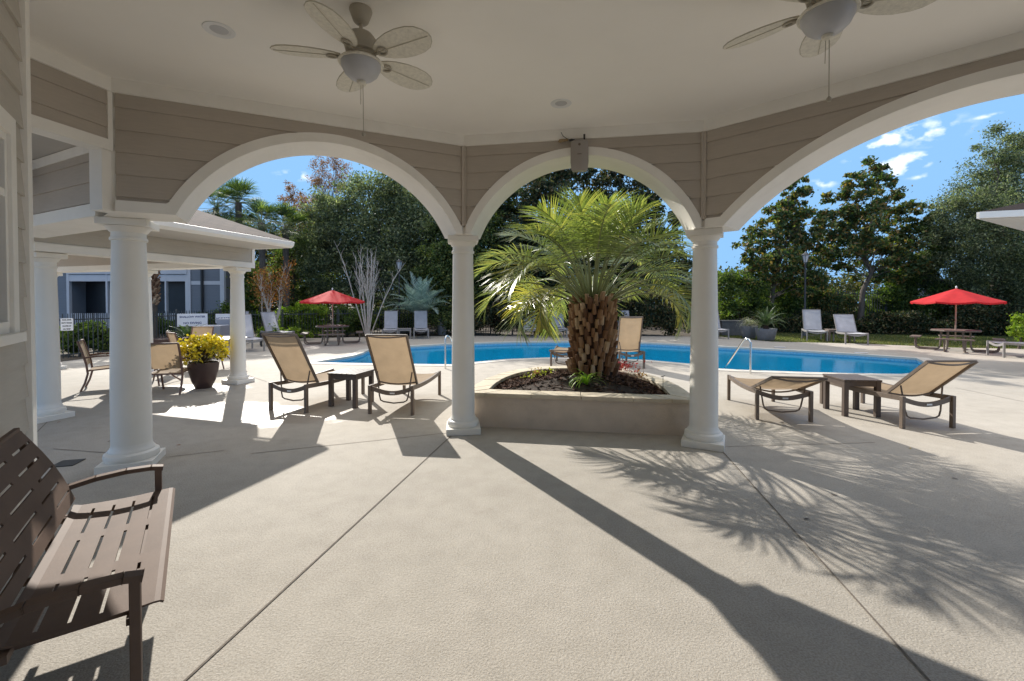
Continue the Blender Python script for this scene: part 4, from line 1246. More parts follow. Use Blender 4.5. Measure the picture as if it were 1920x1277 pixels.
def can_light(loc, label):
    r = empty("recessed_light", loc, 0, label, "ceiling light", "recessed ceiling lights")
    a = MB(); a.lathe([(.078,-.004),(.104,-.006),(.108,-.002),(.108,.0)], n=32, cap=False); a.lathe([(.078,-.004),(.062,.0005)], n=32, cap=False); a.build("trim_ring", M_TAG, r, smooth=True)
    b = MB(); b.lathe([(.062,-.0005),(.03,-.001),(.001,-.0015)], n=24, cap=False); b.build("lamp", M_GLASSW, r)
    return r
can_light(at(411,56,ZC*K), "round recessed ceiling light left of the left fan")
can_light(at(1052,194,ZC*K), "round recessed ceiling light above the middle arch")

apn = Vector((-.171*-1, -.985, 0)); dA = (I[3]-I[2]).normalized(); nA = Vector((dA.y,-dA.x))
if nA.dot(-I[2]) < 0: nA = -nA
sA = .505*(I[3]-I[2]).length
apo = I[2] + dA*sA
ap = empty("wireless_box", (apo.x*K, apo.y*K, 0), math.atan2(dA.y, dA.x), "taupe plastic wireless box fixed over the crown of the middle arch", "wireless box")
zt = atd(1101,262,apo.y*K*.98).z; zb = atd(1101,319,apo.y*K*.98).z
w2 = .098; sgn = -1
mb = MB()
pr_ = [(-w2,0),(w2,0),(w2*1.03,.045),(w2*.55,.085),(0,.10),(-w2*.55,.085),(-w2*1.03,.045)]
m_ = len(pr_)
lv = [(zb-.0,.78),(zb+.02,.93),(zb+.10,1.03),(zt-.02,1.0),(zt,.95)]
vs = []
for z_, s_ in lv: vs += [(x*s_, -.028-y*s_, z_) for x, y in pr_]
mb.add(vs, [(j*m_+i,j*m_+(i+1)%m_,(j+1)*m_+(i+1)%m_,(j+1)*m_+i) for j in range(len(lv)-1) for i in range(m_)] + [tuple(range(m_))[::-1], tuple(range((len(lv)-1)*m_, len(lv)*m_))])
mb.build("casing", M_PLASTIC, ap, smooth=True)
x_ = MB(); x_.box((.055,-.09,zt+.032), (.022,.022,.065)); x_.build("antenna", M_DARKP, ap)
x_ = MB(); x_.lathe([(.014,0),(.014,.004)], (0,0,0), 14); ob = x_.build("emblem", M_TAUPE, ap); ob.location = (0,-.128,zt-.06); ob.rotation_euler = (R(90),0,0)
x_ = MB(); x_.box((0,-.131,zt-.17), (.05,.003,.008)); x_.build("nameplate", M_TAUPE, ap)
x_ = MB(); x_.tube([(-.06,-.05,zt+.015),(-.09,-.055,zt+.022),(-.12,-.05,zt+.02)], .014, 8); x_.build("plug", M_DARKP, ap)
x_ = MB(); x_.tube([(-.10,-.05,zt+.02),(-.15,-.05,zt+.045),(-.19,-.055,zt+.07),(-.215,-.06,zt+.115)], .0035, 5); x_.build("cable", M_DARKP, ap)
ne = MB(); rs3 = random.Random(8)
for k in range(7): ne.lathe([(.002,-.016),(.016,-.010),(.02,0),(.014,.012),(.002,.016)], (rs3.uniform(-.05,.05), rs3.uniform(-.012,.012), rs3.uniform(-.012,.012)), 9)
o = ne.build("wasp_nest", M_NEST, smooth=True); q = I[2]+dA*(sA-.175)+nA*.045; o.location = (q.x*K, q.y*K, zt+.025); tag(o, "small tan mud wasp nest stuck to the trim left of the wireless box", "wasp nest")

# ------------------------------------------------------------------ umbrellas and picnic tables
def make_umbrella(r, hrim, hap, rot):
    root = empty("patio_umbrella", (0,0,0), 0, None, "umbrella", "red umbrellas")
    p = MB(); p.tube([(0,0,.30),(0,0,hap+.02)], .021, 12); p.build("pole", M_BARKP2, root, smooth=True)
    fi = MB(); fi.lathe([(.005,.09),(.022,.06),(.028,.03),(.02,.0)], (0,0,hap), 12); fi.build("finial", M_TAG, root, smooth=True)
    c = MB(); n = 8; rows = 7; sub = 4; vs = []
    nn_ = n*sub
    for j in range(rows+1):
        t = j/rows
        for k in range(nn_):
            a = rot + 2*math.pi*k/nn_; ph = (k % sub)/sub
            rad = r*t*(math.cos(math.pi/n)/math.cos((ph-.5)*2*math.pi/n)) if t > 0 else .001
            sag = -.085*math.sin(math.pi*ph)*t*t
            rad *= 1 + (.0 if ph == 0 else -.035*math.sin(math.pi*ph)*t)
            z = hap - (hap-hrim)*(t**1.08) + sag*.55 + .05*math.sin(math.pi*t)*(-1 if True else 1)*.4
            vs.append((math.cos(a)*rad, math.sin(a)*rad, z))
    c.add(vs, [(j*nn_+k, (j+1)*nn_+k, (j+1)*nn_+(k+1)%nn_, j*nn_+(k+1)%nn_) for j in range(rows) for k in range(nn_)])
    c.add([(v[0]*1.0, v[1]*1.0, v[2]) for v in vs[-nn_:]] + [(v[0]*1.005, v[1]*1.005, v[2]-.055) for v in vs[-nn_:]], [(k, nn_+k, nn_+(k+1)%nn_, (k+1)%nn_) for k in range(nn_)])
    cn = c.build("canopy", M_RED, root, smooth=True)
    for k in range(n):
        a = rot + 2*math.pi*k/n
        rb_ = MB(); rb_.tube([(math.cos(a)*.03,math.sin(a)*.03,hap-.03),(math.cos(a)*r*.5,math.sin(a)*r*.5,(hap+hrim)/2-.035),(math.cos(a)*r*.97,math.sin(a)*r*.97,hrim-.012)], .008, 5)
        rb_.build("rib", M_TAUPE, root)
    return root
M_BARKP2 = pmat("tan_wood_pole", (.42,.33,.24), .5, .15, 5)
def make_picnic(parent_label, label, rot):
    root = empty("picnic_table", (0,0,0), rot, label, "picnic table")
    H = .70
    t = MB()
    n = 8
    poly = [(math.cos(math.pi/8+2*math.pi*k/8)*.66, math.sin(math.pi/8+2*math.pi*k/8)*.66) for k in range(8)]
    t.prism(poly, H-.045, H); t.build("tabletop", M_TREX, root, bevel=.006)
    fr_m = MB()
    for k in range(4):
        a = math.pi/4*0 + k*math.pi/2
        x, y = math.cos(a), math.sin(a); sx, sy = -y, x
        s_ = MB()
        s_.M = Matrix.Rotation(a, 4, 'Z')
        s_.prism([(.86,-.42),(1.13,-.46),(1.13,.46),(.86,.42)], .405, .445)
        s_.build("bench_seat", M_TREX, root, bevel=.005)
        for q in (-.24,.24):
            u = MB(); u.M = Matrix.Rotation(a, 4, 'Z')
            u.tube([(1.0,q,.405),(1.0,q,.14),(.97,q,.06),(.90,q,.028),(.45,q*.9,.028),(.40,q*.85,.06),(.37,q*.8,.14),(.35,q*.75,H-.045)], .024, 8)
            u.build("leg", M_TAUPE, root, smooth=True)
    return root
uL = at(624,644)
pt = make_picnic(None, "brown octagonal picnic table with attached benches under the left red umbrella", R(20)); pt.location = uL; pt['group'] = "picnic tables"
um = make_umbrella(1.22, 1.66, 2.10, R(10)); um.location = uL; um['label'] = "red canvas umbrella beyond the pool's left end, in front of the iron fence"
uR = at(1791,657)
pt2 = copy_tree(pt); pt2.location = uR; pt2.rotation_euler = (0,0,R(44)); pt2['label'] = "brown octagonal picnic table with attached benches under the right red umbrella"
um2 = copy_tree(um); um2.location = uR; um2.rotation_euler = (0,0,R(12)); um2['label'] = "red canvas umbrella on the right, in front of the dark trees"
for u_ in (um2,): u_.scale = (1.0,1.0,1.0)

# ------------------------------------------------------------------ dining set under the walkway
def make_chair():
    root = empty("dining_chair", (0,0,0), 0, None, "dining chair", "tan sling dining chairs")
    W, D, SH, BHt = .56, .50, .42, .93
    for sx in (-1,1):
        x = sx*W/2
        l = MB(); l.tube([(x,-.30,0),(x,-.24,.15),(x,-.20,.32),(x,-.22,.5),(x,-.27,.72),(x,-.33,BHt)], .018, 8); l.build("leg", M_TAUPEC, root, smooth=True)
        l = MB(); l.tube([(x,.30,0),(x,.25,.2),(x,.22,.42),(x,.20,.60),(x,.12,.64),(x,-.1,.64),(x,-.24,.62)], .017, 8); l.build("leg", M_TAUPEC, root, smooth=True)
    fr_m = MB(); fr_m.tube([(-W/2,.24,SH-.02),(W/2,.24,SH-.02)], .014, 6); fr_m.tube([(-W/2,-.20,SH-.06),(W/2,-.20,SH-.06)], .016, 6)
    rail_tube(fr_m, (-W/2,-.33,BHt), (W/2,-.33,BHt), .03, .02)
    for sx in (-1,1): fr_m.tube([(sx*(W/2-.02),.24,SH-.02),(sx*(W/2-.02),-.21,SH-.05)], .013, 6)
    fr_m.build("frame", M_TAUPEC, root)
    s_ = MB(); nx, ny = 6, 8
    s_.add([((-.5+i/nx)*(W-.05), .24-.44*j/ny, SH-.015-.03*j/ny-.025*math.sin(math.pi*i/nx)*math.sin(math.pi*j/ny)) for j in range(ny+1) for i in range(nx+1)], [(j*(nx+1)+i,j*(nx+1)+i+1,(j+1)*(nx+1)+i+1,(j+1)*(nx+1)+i) for j in range(ny) for i in range(nx)])
    s_.build("seat_sling", M_SLING, root, smooth=True)
    b_ = MB()
    def yb(z): return -.215 - .115*((z-.45)/(BHt-.45))**1.2 if z > .45 else -.215
    b_.add([((-.5+i/nx)*(W-.03), yb(.46+(BHt-.47)*j/ny)-.02*math.sin(math.pi*i/nx), .46+(BHt-.47)*j/ny) for j in range(ny+1) for i in range(nx+1)], [(j*(nx+1)+i,j*(nx+1)+i+1,(j+1)*(nx+1)+i+1,(j+1)*(nx+1)+i) for j in range(ny) for i in range(nx)])
    b_.build("back_sling", M_SLING, root, smooth=True)
    return root
M_TAUPEC = pmat("red_brown_chair_frame", (.16,.085,.06), .45, .15, 8)
GC = "tan sling dining chairs"
ch = make_chair()
place(ch, at(312,737)+Vector((0,.12,0)), (-.20,1.0), "tan dining chair with its back to the porch, left of the potted yellow flowers", GC)
place(copy_tree(ch), at(196,726), (.80,.60), "tan dining chair seen from the side between the two left columns", GC)
place(copy_tree(ch), at(355,678)+Vector((0,.3,0)), (.15,-1.0), "tan dining chair facing the porch behind the yellow flowers", GC)
place(copy_tree(ch), at(352,694), (.6,.8), "tan dining chair mostly hidden behind the yellow flowers", GC)
def make_round_table():
    root = empty("round_dining_table", (0,0,0), 0, None, "dining table", "round dining tables")
    t = MB(); t.lathe([(.001,.715),(.60,.715),(.61,.73),(.60,.742),(.001,.742)], n=40, cap=False); t.build("tabletop", M_TABTOP, root, smooth=True)
    for k in range(4):
        a = math.pi/4 + k*math.pi/2; c_, s_ = math.cos(a), math.sin(a)
        l = MB(); l.tube([(c_*.42,s_*.42,.0),(c_*.28,s_*.28,.12),(c_*.10,s_*.10,.35),(c_*.14,s_*.14,.55),(c_*.40,s_*.40,.712)], .016, 7); l.build("leg", M_TAUPEC, root, smooth=True)
    return root
rt = make_round_table(); rt.location = (-6.45*K, 8.0*K, 0); rt['label'] = "round pale topped dining table half hidden by the near left column"
rt2 = copy_tree(rt); rt2.location = (-6.55*K, 9.9*K, 0); rt2['label'] = "round pale topped dining table in the background behind the yellow flowers"
# potted yellow flowers
pc = at(382,727); pot = empty("flower_pot", pc, 0, "tall dark brown glazed pot holding the yellow flowers by the walkway end column", "pot")
p = MB(); p.lathe([(.13,0),(.14,.01),(.20,.15),(.245,.32),(.26,.45),(.262,.50),(.245,.50),(.24,.46)], n=32); p.build("vessel", M_POT, pot, smooth=True)
p = MB(); p.lathe([(.24,.455),(.10,.47),(.001,.475)], n=20, cap=False); p.build("soil", M_SOIL, pot)
M_YEL = leafmat("yellow_leaf", [(0, (.16, .22, .02)), (.2, (.62, .48, .02)), (.7, (.80, .64, .03)), (1, (.88, .76, .10))], .5, .35, (1,1,.7))
M_PURP = leafmat("dark_stem_leaf", [(0, (.05, .04, .03)), (1, (.12, .10, .05))], .6, .2)
fl = empty("flowering_plant", pc+Vector((0,0,.46)), 0, "bushy bright yellow flowering plant in the dark brown pot", "plant")
rs4 = np.random.RandomState(9)
def dome(n, rx, rz, zc_, rs_, lo=.72):
    v = rs_.normal(size=(n,3)); v /= np.linalg.norm(v,axis=1,keepdims=True); v[:,2] = np.where(v[:,2] < -.35, -v[:,2], v[:,2])
    r_ = rs_.uniform(lo,1.05,n)[:,None]
    return v*r_*np.array([rx,rx,rz])+np.array([0,0,zc_])
cl_ = dome(150, .46, .34, .20, rs4)
C = (cl_[rs4.randint(0,150,2600)] + rs4.normal(0,.035,(2600,3)))
leafquads("flowers", C, .055, .75, rs4, M_YEL, fl)
leafquads("foliage", dome(900,.40,.28,.16,rs4,.3), .06, .5, rs4, M_PURP, fl)
st_ = MB()
for q in cl_[:60]: st_.tube([(0,0,0),(q[0]*.5,q[1]*.5,q[2]*.4+.05),tuple(q)], .004, 4)
st_.build("stems", M_PURP, fl)

# ------------------------------------------------------------------ handrails, lamps, signs, fences
hr = MB(); f0 = at(835,691); hr.tube([f0, f0+Vector((0,0,.74)), f0+Vector((.015,.05,.80)), f0+Vector((.05,.14,.81)), f0+Vector((.09,.24,.77)), f0+Vector((.32,.95,.02)), f0+Vector((.36,1.05,-.4))], .022, 10)
tag(hr.build("pool_handrail", M_STEEL, smooth=True), "stainless steel pool handrail beside the middle left column", "handrail", "pool handrails")
hr = MB(); f0 = at(1407,701); hr.tube([f0, f0+Vector((0,0,.72)), f0+Vector((-.01,.05,.79)), f0+Vector((-.03,.14,.80)), f0+Vector((-.05,.22,.76)), f0+Vector((-.16,.85,.02)), f0+Vector((-.19,.98,-.4))], .022, 10)
tag(hr.build("pool_handrail", M_STEEL, smooth=True), "stainless steel pool handrail standing in the sun behind the right loungers", "handrail", "pool handrails")
def lamp_post(loc, H, label):
    r = empty("lamp_post", loc, 0, label, "lamp post", "lamp posts")
    p = MB(); p.lathe([(.11,0),(.11,.05),(.08,.10),(.06,.35),(.045,.45),(.035,H-.55),(.05,H-.52),(.035,H-.47)], n=14); p.build("post", M_LAMPP, r, smooth=True)
    g_ = MB(); g_.lathe([(.07,H-.46),(.155,H-.12)], n=6, cap=True); g_.build("lantern_glass", M_GLASSW, r)
    f = MB(); f.lathe([(.05,H-.49),(.085,H-.47),(.08,H-.455)], n=6)
    for k in range(6):
        a = 2*math.pi*k/6; rail_tube(f, (math.cos(a)*.073,math.sin(a)*.073,H-.46), (math.cos(a)*.158,math.sin(a)*.158,H-.12), .012, .012)
    f.lathe([(.175,H-.125),(.18,H-.105),(.10,H-.03),(.04,H-.0),(.015,H+.05)], n=12); f.build("lantern_cap", M_LAMPP, r)
    return r
M_LAMPP = pmat("dark_lamp_metal", (.045,.05,.06), .4, .15, 5)
c_ = atd(749,600,19.6*K); lamp_post((c_.x,c_.y,0), atd(749,487,19.6*K).z, "dark lamp post with pale lantern rising left of the silver palm")
c_ = atd(1509,600,18.6*K); lamp_post((c_.x,c_.y,0), atd(1509,474,18.6*K).z, "dark lamp post with glowing pale lantern in front of the right magnolias")['label'] = "dark lamp post with pale lantern in front of the right hand magnolias"
M_FENCE = pmat("fence_iron", (.035,.042,.045), .45, .15, 5)
def fence(a, b, h, label, gap=.12, z0=0.0, m=None, spear=True):
    a, b = Vector((a[0],a[1],0))*K, Vector((b[0],b[1],0))*K
    L = (b-a).length; r = empty("iron_fence", a, math.atan2((b-a).y, (b-a).x), label, "fence", "iron picket fences")
    m = m or M_FENCE
    ra = MB(); ra.box((L/2,0,z0+h-.14), (L,.035,.035)); ra.build("rail", m, r)
    ra = MB(); ra.box((L/2,0,z0+.14), (L,.035,.035)); ra.build("rail", m, r)
    pk = MB(); n_ = int(L/gap)
    for k in range(n_):
        x = (k+.5)*L/n_
        pk.box((x,0,z0+h/2+.02), (.018,.018,h-.04))
        pk.lathe([(.016,0),(.001,.05)], (x,0,z0+h), 4)
    pk.build("picket_panel", m, r)
    np_ = max(1, round(L/2.4))
    for k in range(np_+1):
        q = MB(); q.box((k*L/np_,.0,z0+h/2+.02), (.062,.062,h+.04)); q.lathe([(.04,0),(.04,.02),(.005,.05)], (k*L/np_,0,z0+h+.04), 4); q.build("post", m, r)
    return r
fence((-11.9,9.0),(-10.95,12.3), 1.28, "black iron picket fence at the far left, carrying the small white notice")
fence((-10.95,12.3),(-10.75,16.3), 1.28, "black iron picket fence receding behind the dining tables")
fence((-10.75,16.3),(-5.3,19.0), 1.22, "black iron picket fence behind the left red umbrella")
fence((-5.3,19.0),(3.4,20.3), 1.22, "black iron picket fence in the shade behind the far loungers")
fence((12.0,22.6),(26.0,19.6), 2.2, "tall black iron fence glimpsed through the shrubs behind the right red umbrella")
def text(body, size, parent, loc, m, name="lettering"):
    c = bpy.data.curves.new(name, 'FONT'); c.body = body; c.size = size; c.align_x = 'CENTER'; c.align_y = 'CENTER'; c.extrude = .001; c.offset = .003
    c.materials.append(m)
    t_ = bpy.data.objects.new("tmp", c); col.objects.link(t_)
    bpy.context.view_layer.update()
    me = bpy.data.meshes.new_from_object(t_.evaluated_get(bpy.context.evaluated_depsgraph_get()))
    bpy.data.objects.remove(t_)
    o = bpy.data.objects.new(name, me); col.objects.link(o); o.parent = parent; o.location = loc; o.rotation_euler = (R(90),0,0)
    return o
def sign(name, loc, rz, w, h, lines, label, m_ink, sizes, board=M_SIGN):
    r = empty(name, loc, rz, label, "sign")
    b = MB(); b.box((0,0,0), (w,.012,h)); b.build("board", board, r, bevel=.004)
    n_ = len(lines)
    for k, t in enumerate(lines):
        text(t, sizes[k], r, (0,-.0075,h/2 - h*(k+.5)/n_), m_ink)
    return r
s1 = at(126,680); yy = 11.0*K
c_ = atd(125.5,608.5,10.6*K)
sign("notice_sign", (c_.x,c_.y,c_.z), R(-66+90-0) , .26, .33, ["POOL GATE", "MUST REMAIN", "CLOSED AT", "ALL TIMES"], "small white notice with black text fixed to the left iron fence", M_INK, [.034]*4)
c_ = atd(361,600,14.5*K)
sign("warning_sign", tuple(c_), R(33), .92, .46, ["SHALLOW WATER", "NO DIVING"], "white SHALLOW WATER NO DIVING sign on the fence above the flowers", M_INKB, [.092,.105])
c_ = atd(421,597,15.6*K)
sign("warning_sign", tuple(c_), R(28), .60, .36, ["NO RUNNING"], "white sign half hidden by the walkway end column", M_INKB, [.085])
c_ = atd(1741,548,20.9*K)
sign("warning_sign", tuple(c_), R(-10), 1.05, .42, ["SHALLOW WATER", "NO DIVING"], "white sign with blue text partly covered by the right red umbrella", M_INKB, [.10,.11])
# little marks let into the far coping
for (x_, y_, lb) in ((1462,652,"left one of the two small white depth marker tiles on the far pool edge"), (1615,662.5,"right one of the two small white depth marker tiles on the far pool edge")):
    t_ = MB(); t_.box((0,0,0), (.34,.14,.012)); o = t_.build("depth_marker", M_SIGN); q = at(x_,y_); o.location = (q.x, q.y, .020); o.rotation_euler = (0,0,R(-20)); tag(o, lb, "marker tile")
# drain cover and fallen leaves on the porch floor
dr = MB(); dr.box((0,0,.004), (.20,.20,.008)); o = dr.build("drain_cover", M_DARKP); o.location = at(127,869); o.rotation_euler = (0,0,R(15)); tag(o, "small dark square drain cover on the floor left of the first column", "drain cover")
M_LEAFR = leafmat("fallen_leaf_red", [(0,(.25,.05,.02)),(1,(.35,.12,.05))], .7, .1)
M_LEAFY = leafmat("fallen_leaf_yellow", [(0,(.45,.33,.05)),(1,(.55,.42,.10))], .7, .1)
M_LEAFD = leafmat("fallen_leaf_dark", [(0,(.06,.04,.03)),(1,(.10,.07,.05))], .7, .0)
for k, (x_, y_, m_, lb) in enumerate(((335,835,M_LEAFR,"red fallen leaf on the shaded floor right of the first column"),(110,792,M_LEAFR,"red fallen leaf by the base of the far left column"),(1565,929,M_LEAFD,"curled brown leaf in the palm shadow"),(1707,841,M_LEAFY,"yellow fallen leaf below the right side table"),(1790,898,M_LEAFD,"tiny dark leaf in the shade near the right edge"),(1512,974,M_LEAFD,"small dark leaf beside the right floor joint"),(205,828,M_LEAFD,"tiny dark leaf just left of the first column"))):
    t_ = MB(); t_.add([(-.025,0,.004),(-.01,-.010,.005),(.02,-.006,.009),(.028,.003,.005),(.0,.011,.006)], [(0,1,2,3,4)]); o = t_.build("fallen_leaf", m_); q = at(x_,y_); o.location = (q.x,q.y,.001); o.rotation_euler = (0,0,k*1.3); tag(o, lb, "leaf", "fallen leaves")

# pots, cycads, planter boxes
def cycad(loc, L, n, label, seed, m=None, cat="cycad", name="cycad", llen=.13, lw=.012, base_h=.15, elev0=80, curl=80):
    r = empty(name, loc, 0, label, cat); rn = random.Random(seed)
    s_ = MB(); s_.lathe([(.10,0),(.12,.05),(.08,base_h),(.02,base_h+.04)], n=10); s_.build("stem", M_FIBRE, r)
    for k in range(n):
        t = k/n
        frond(r, "frond", (0,0,base_h), k*2.4+rn.uniform(-.2,.2), R(elev0)-R(55)*t, L*rn.uniform(.85,1.1), R(curl*.5)+R(curl)*t, rn, m or M_FROND3, nl=34, llen=llen, lw=lw, start=.12, vee=.25, droop=.3, stalk=.007)
    return r
def pot_round(loc, rt_, h, m, label, name="stone_pot", cat="pot", group=None):
    p = MB(); p.lathe([(rt_*.68,0),(rt_*.74,.02),(rt_*.95,h*.75),(rt_,h*.97),(rt_,h),(rt_*.9,h),(rt_*.86,h*.93),(.001,h*.92)], n=24)
    o = p.build(name, m, smooth=True); o.location = loc; return tag(o, label, cat, group)
def pot_square(loc, w, h, m, label, rz=0.0):
    p = MB(); q = w*.36
    p.add([(-q,-q,0),(q,-q,0),(q,q,0),(-q,q,0),(-w/2,-w/2,h),(w/2,-w/2,h),(w/2,w/2,h),(-w/2,w/2,h)], [(0,3,2,1),(0,1,5,4),(1,2,6,5),(2,3,7,6),(3,0,4,7)])
    v_ = w/2-.03
    p.add([(-w/2,-w/2,h),(w/2,-w/2,h),(w/2,w/2,h),(-w/2,w/2,h),(-v_,-v_,h),(v_,-v_,h),(v_,v_,h),(-v_,v_,h)], [(0,1,5,4),(1,2,6,5),(2,3,7,6),(3,0,4,7),(4,5,6,7)])
    o = p.build("square_pot", m); o.location = loc; o.rotation_euler = (0,0,rz); return tag(o, label, "pot")
q = at(1436,638); pot_round(q, .42, .50, M_POTG, "dark round stone pot holding the big cycad right of the right arch column")
cycad(q+Vector((0,0,.46)), 1.0, 34, "dark green cycad with spreading feathery leaves in the big stone pot", 3)
q = at(1404,634); pot_round(q, .36, .55, M_POTG, "dark stone pot with pale trailing grass, left of the big cycad pot")
M_PALE = leafmat("pale_grass_blade", [(0,(.35,.32,.28)),(1,(.62,.58,.52))], .6, .3)
strap_plant("trailing_grass", q+Vector((0,0,.52)), 260, .75, .008, M_PALE, "pale dry trailing grass tuft spilling out of a stone pot beside the cycad", "grass tuft", random.Random(5))
q = at(1375,630); bx = MB(); bx.box((0,0,.33),(1.0,.6,.66)); bx.box((0,0,.69),(1.06,.66,.05)); o = bx.build("planter_box", M_POTD); o.location = q+Vector((.1,.6,0)); tag(o, "low grey stone planter box right behind the right arch column", "planter")
q = at(829,628); pot_round(q, .26, .75, M_POTG, "tall grey pot with pale grass just left of the second arch column")
strap_plant("trailing_grass", q+Vector((0,0,.70)), 200, .42, .008, M_PALE, "pale grass tuft in the tall grey pot left of the second arch column", "grass tuft", random.Random(6))
q = at(400,652); pot_square(q, .85, .80, M_POTB, "wide pale blue grey square planter behind the potted flowers", R(10))
q = at(432,647); pot_square(q, .75, 1.0, M_POTB, "tall tapered pale blue grey planter just left of the walkway end column", R(20))
q = at(352,660); pot_round(q, .34, .38, M_POT, "brown pot with a dark cycad under the warning sign")
cycad(q+Vector((0,0,.33)), .72, 24, "dark cycad in a brown pot below the SHALLOW WATER sign", 7, elev0=58, curl=70)
q = at(308,664); pot_round(q, .36, .5, M_POT, "brown round pot right of the first column in the distance")

# blue-green garden palms
q = atd(785,617,18.8*K)
cycad((q.x,q.y,0), 2.15, 34, "silvery blue feather palm with arching fronds behind the two pale loungers", 12, M_FRONDB, "palm tree", "silver_palm", .50, .034, .95, 86, 62)

# ------------------------------------------------------------------ apartment building behind the left fence
apt = empty("apartment_building", (0,0,0), 0, "blue grey apartment block with white trim and dark screened porches behind the left fence", "building")
YA = 21.0*K
def ax(px_): return (px_-CX)/FPX*YA
def az_(py_): return atd(700,py_,YA).z
def ab(mb, x0, x1, z0, z1, y0, y1): mb.box(((x0+x1)/2, YA+(y0+y1)/2, (z0+z1)/2), (x1-x0, y1-y0, z1-z0))
def aw(x0, x1, z0, z1, y, name="siding"):
    s_ = MB(); lap(s_, lambda x,o,z: (x, YA+y-o, z), z0, z1, x0, x1, pitch=.14, proud=.02); s_.build(name, M_BLUE, apt)
ZTOP = 5.5
w_ = MB(); ab(w_, ax(353), ax(421), 0, ZTOP, .02, 1.4); ab(w_, ax(95), ax(131), 0, ZTOP, .02, 6); ab(w_, ax(95)-9, ax(353)-.05, 0, ZTOP, 2.6, 6); w_.build("wall", M_BLUE, apt)
aw(ax(356), ax(415), 0, az_(534), 0); aw(ax(356), ax(415), az_(527), ZTOP, 0); aw(ax(95)-9, ax(128), 0, ZTOP, 0)
aw(ax(333), ax(353), 0, ZTOP, 1.2)
w_ = MB(); ab(w_, ax(131), ax(353), az_(527), az_(517), -.05, .2); ab(w_, ax(131), ax(353), az_(512), az_(497), -.25, .2); w_.build("balcony_band", M_APW, apt) if False else None
M_APW = pmat("cool_white_trim", (.50,.51,.54), .5, .05, 2)
w_ = MB(); ab(w_, ax(131), ax(353), az_(527.5), az_(515), -.05, .2); w_.build("balcony_band", M_APW, apt)
w_ = MB(); ab(w_, ax(131), ax(353), az_(514), az_(500), -.1, .2); w_.build("balcony_floor", M_APW, apt)
w_ = MB(); ab(w_, ax(131), ax(353), 0, az_(527.5), .9, 1.0); w_.build("screen", M_DARKOP, apt)
w_ = MB(); ab(w_, ax(131), ax(353), az_(497), ZTOP, .9, 1.0); w_.build("screen", M_DARKOP, apt)
for px_, w2_ in ((129.5,.14),(202,.10),(312,.08),(354,.28),(418,.22)):
    w_ = MB(); ab(w_, ax(px_)-w2_/2, ax(px_)+w2_/2, 0, ZTOP, -.06, .1); w_.build("post", M_APW, apt)
w_ = MB(); ab(w_, ax(357), ax(415), az_(534), az_(527), -.03, .0); w_.build("band_trim", M_APW, apt)
w_ = MB(); w_.tube([(ax(381),YA-.08,az_(586)),(ax(381),YA-.08,ZTOP)], .07, 8); w_.build("drainpipe", M_DARKP, apt)
w_ = MB(); w_.add([(ax(95)-10,YA-.5,ZTOP),(ax(421)+.3,YA-.5,ZTOP),(ax(353),YA+7,ZTOP+1.8),(ax(95)-10,YA+7,ZTOP+1.8)], [(0,1,2,3)]); w_.build("roof", M_SHING, apt)
# railing inside the ground-floor porch
w_ = MB()
for k in range(60): w_.box((ax(131)+(ax(353)-ax(131))*k/60, YA-.02, .55), (.03,.03,.9))
w_.build("railing", M_APW, apt)

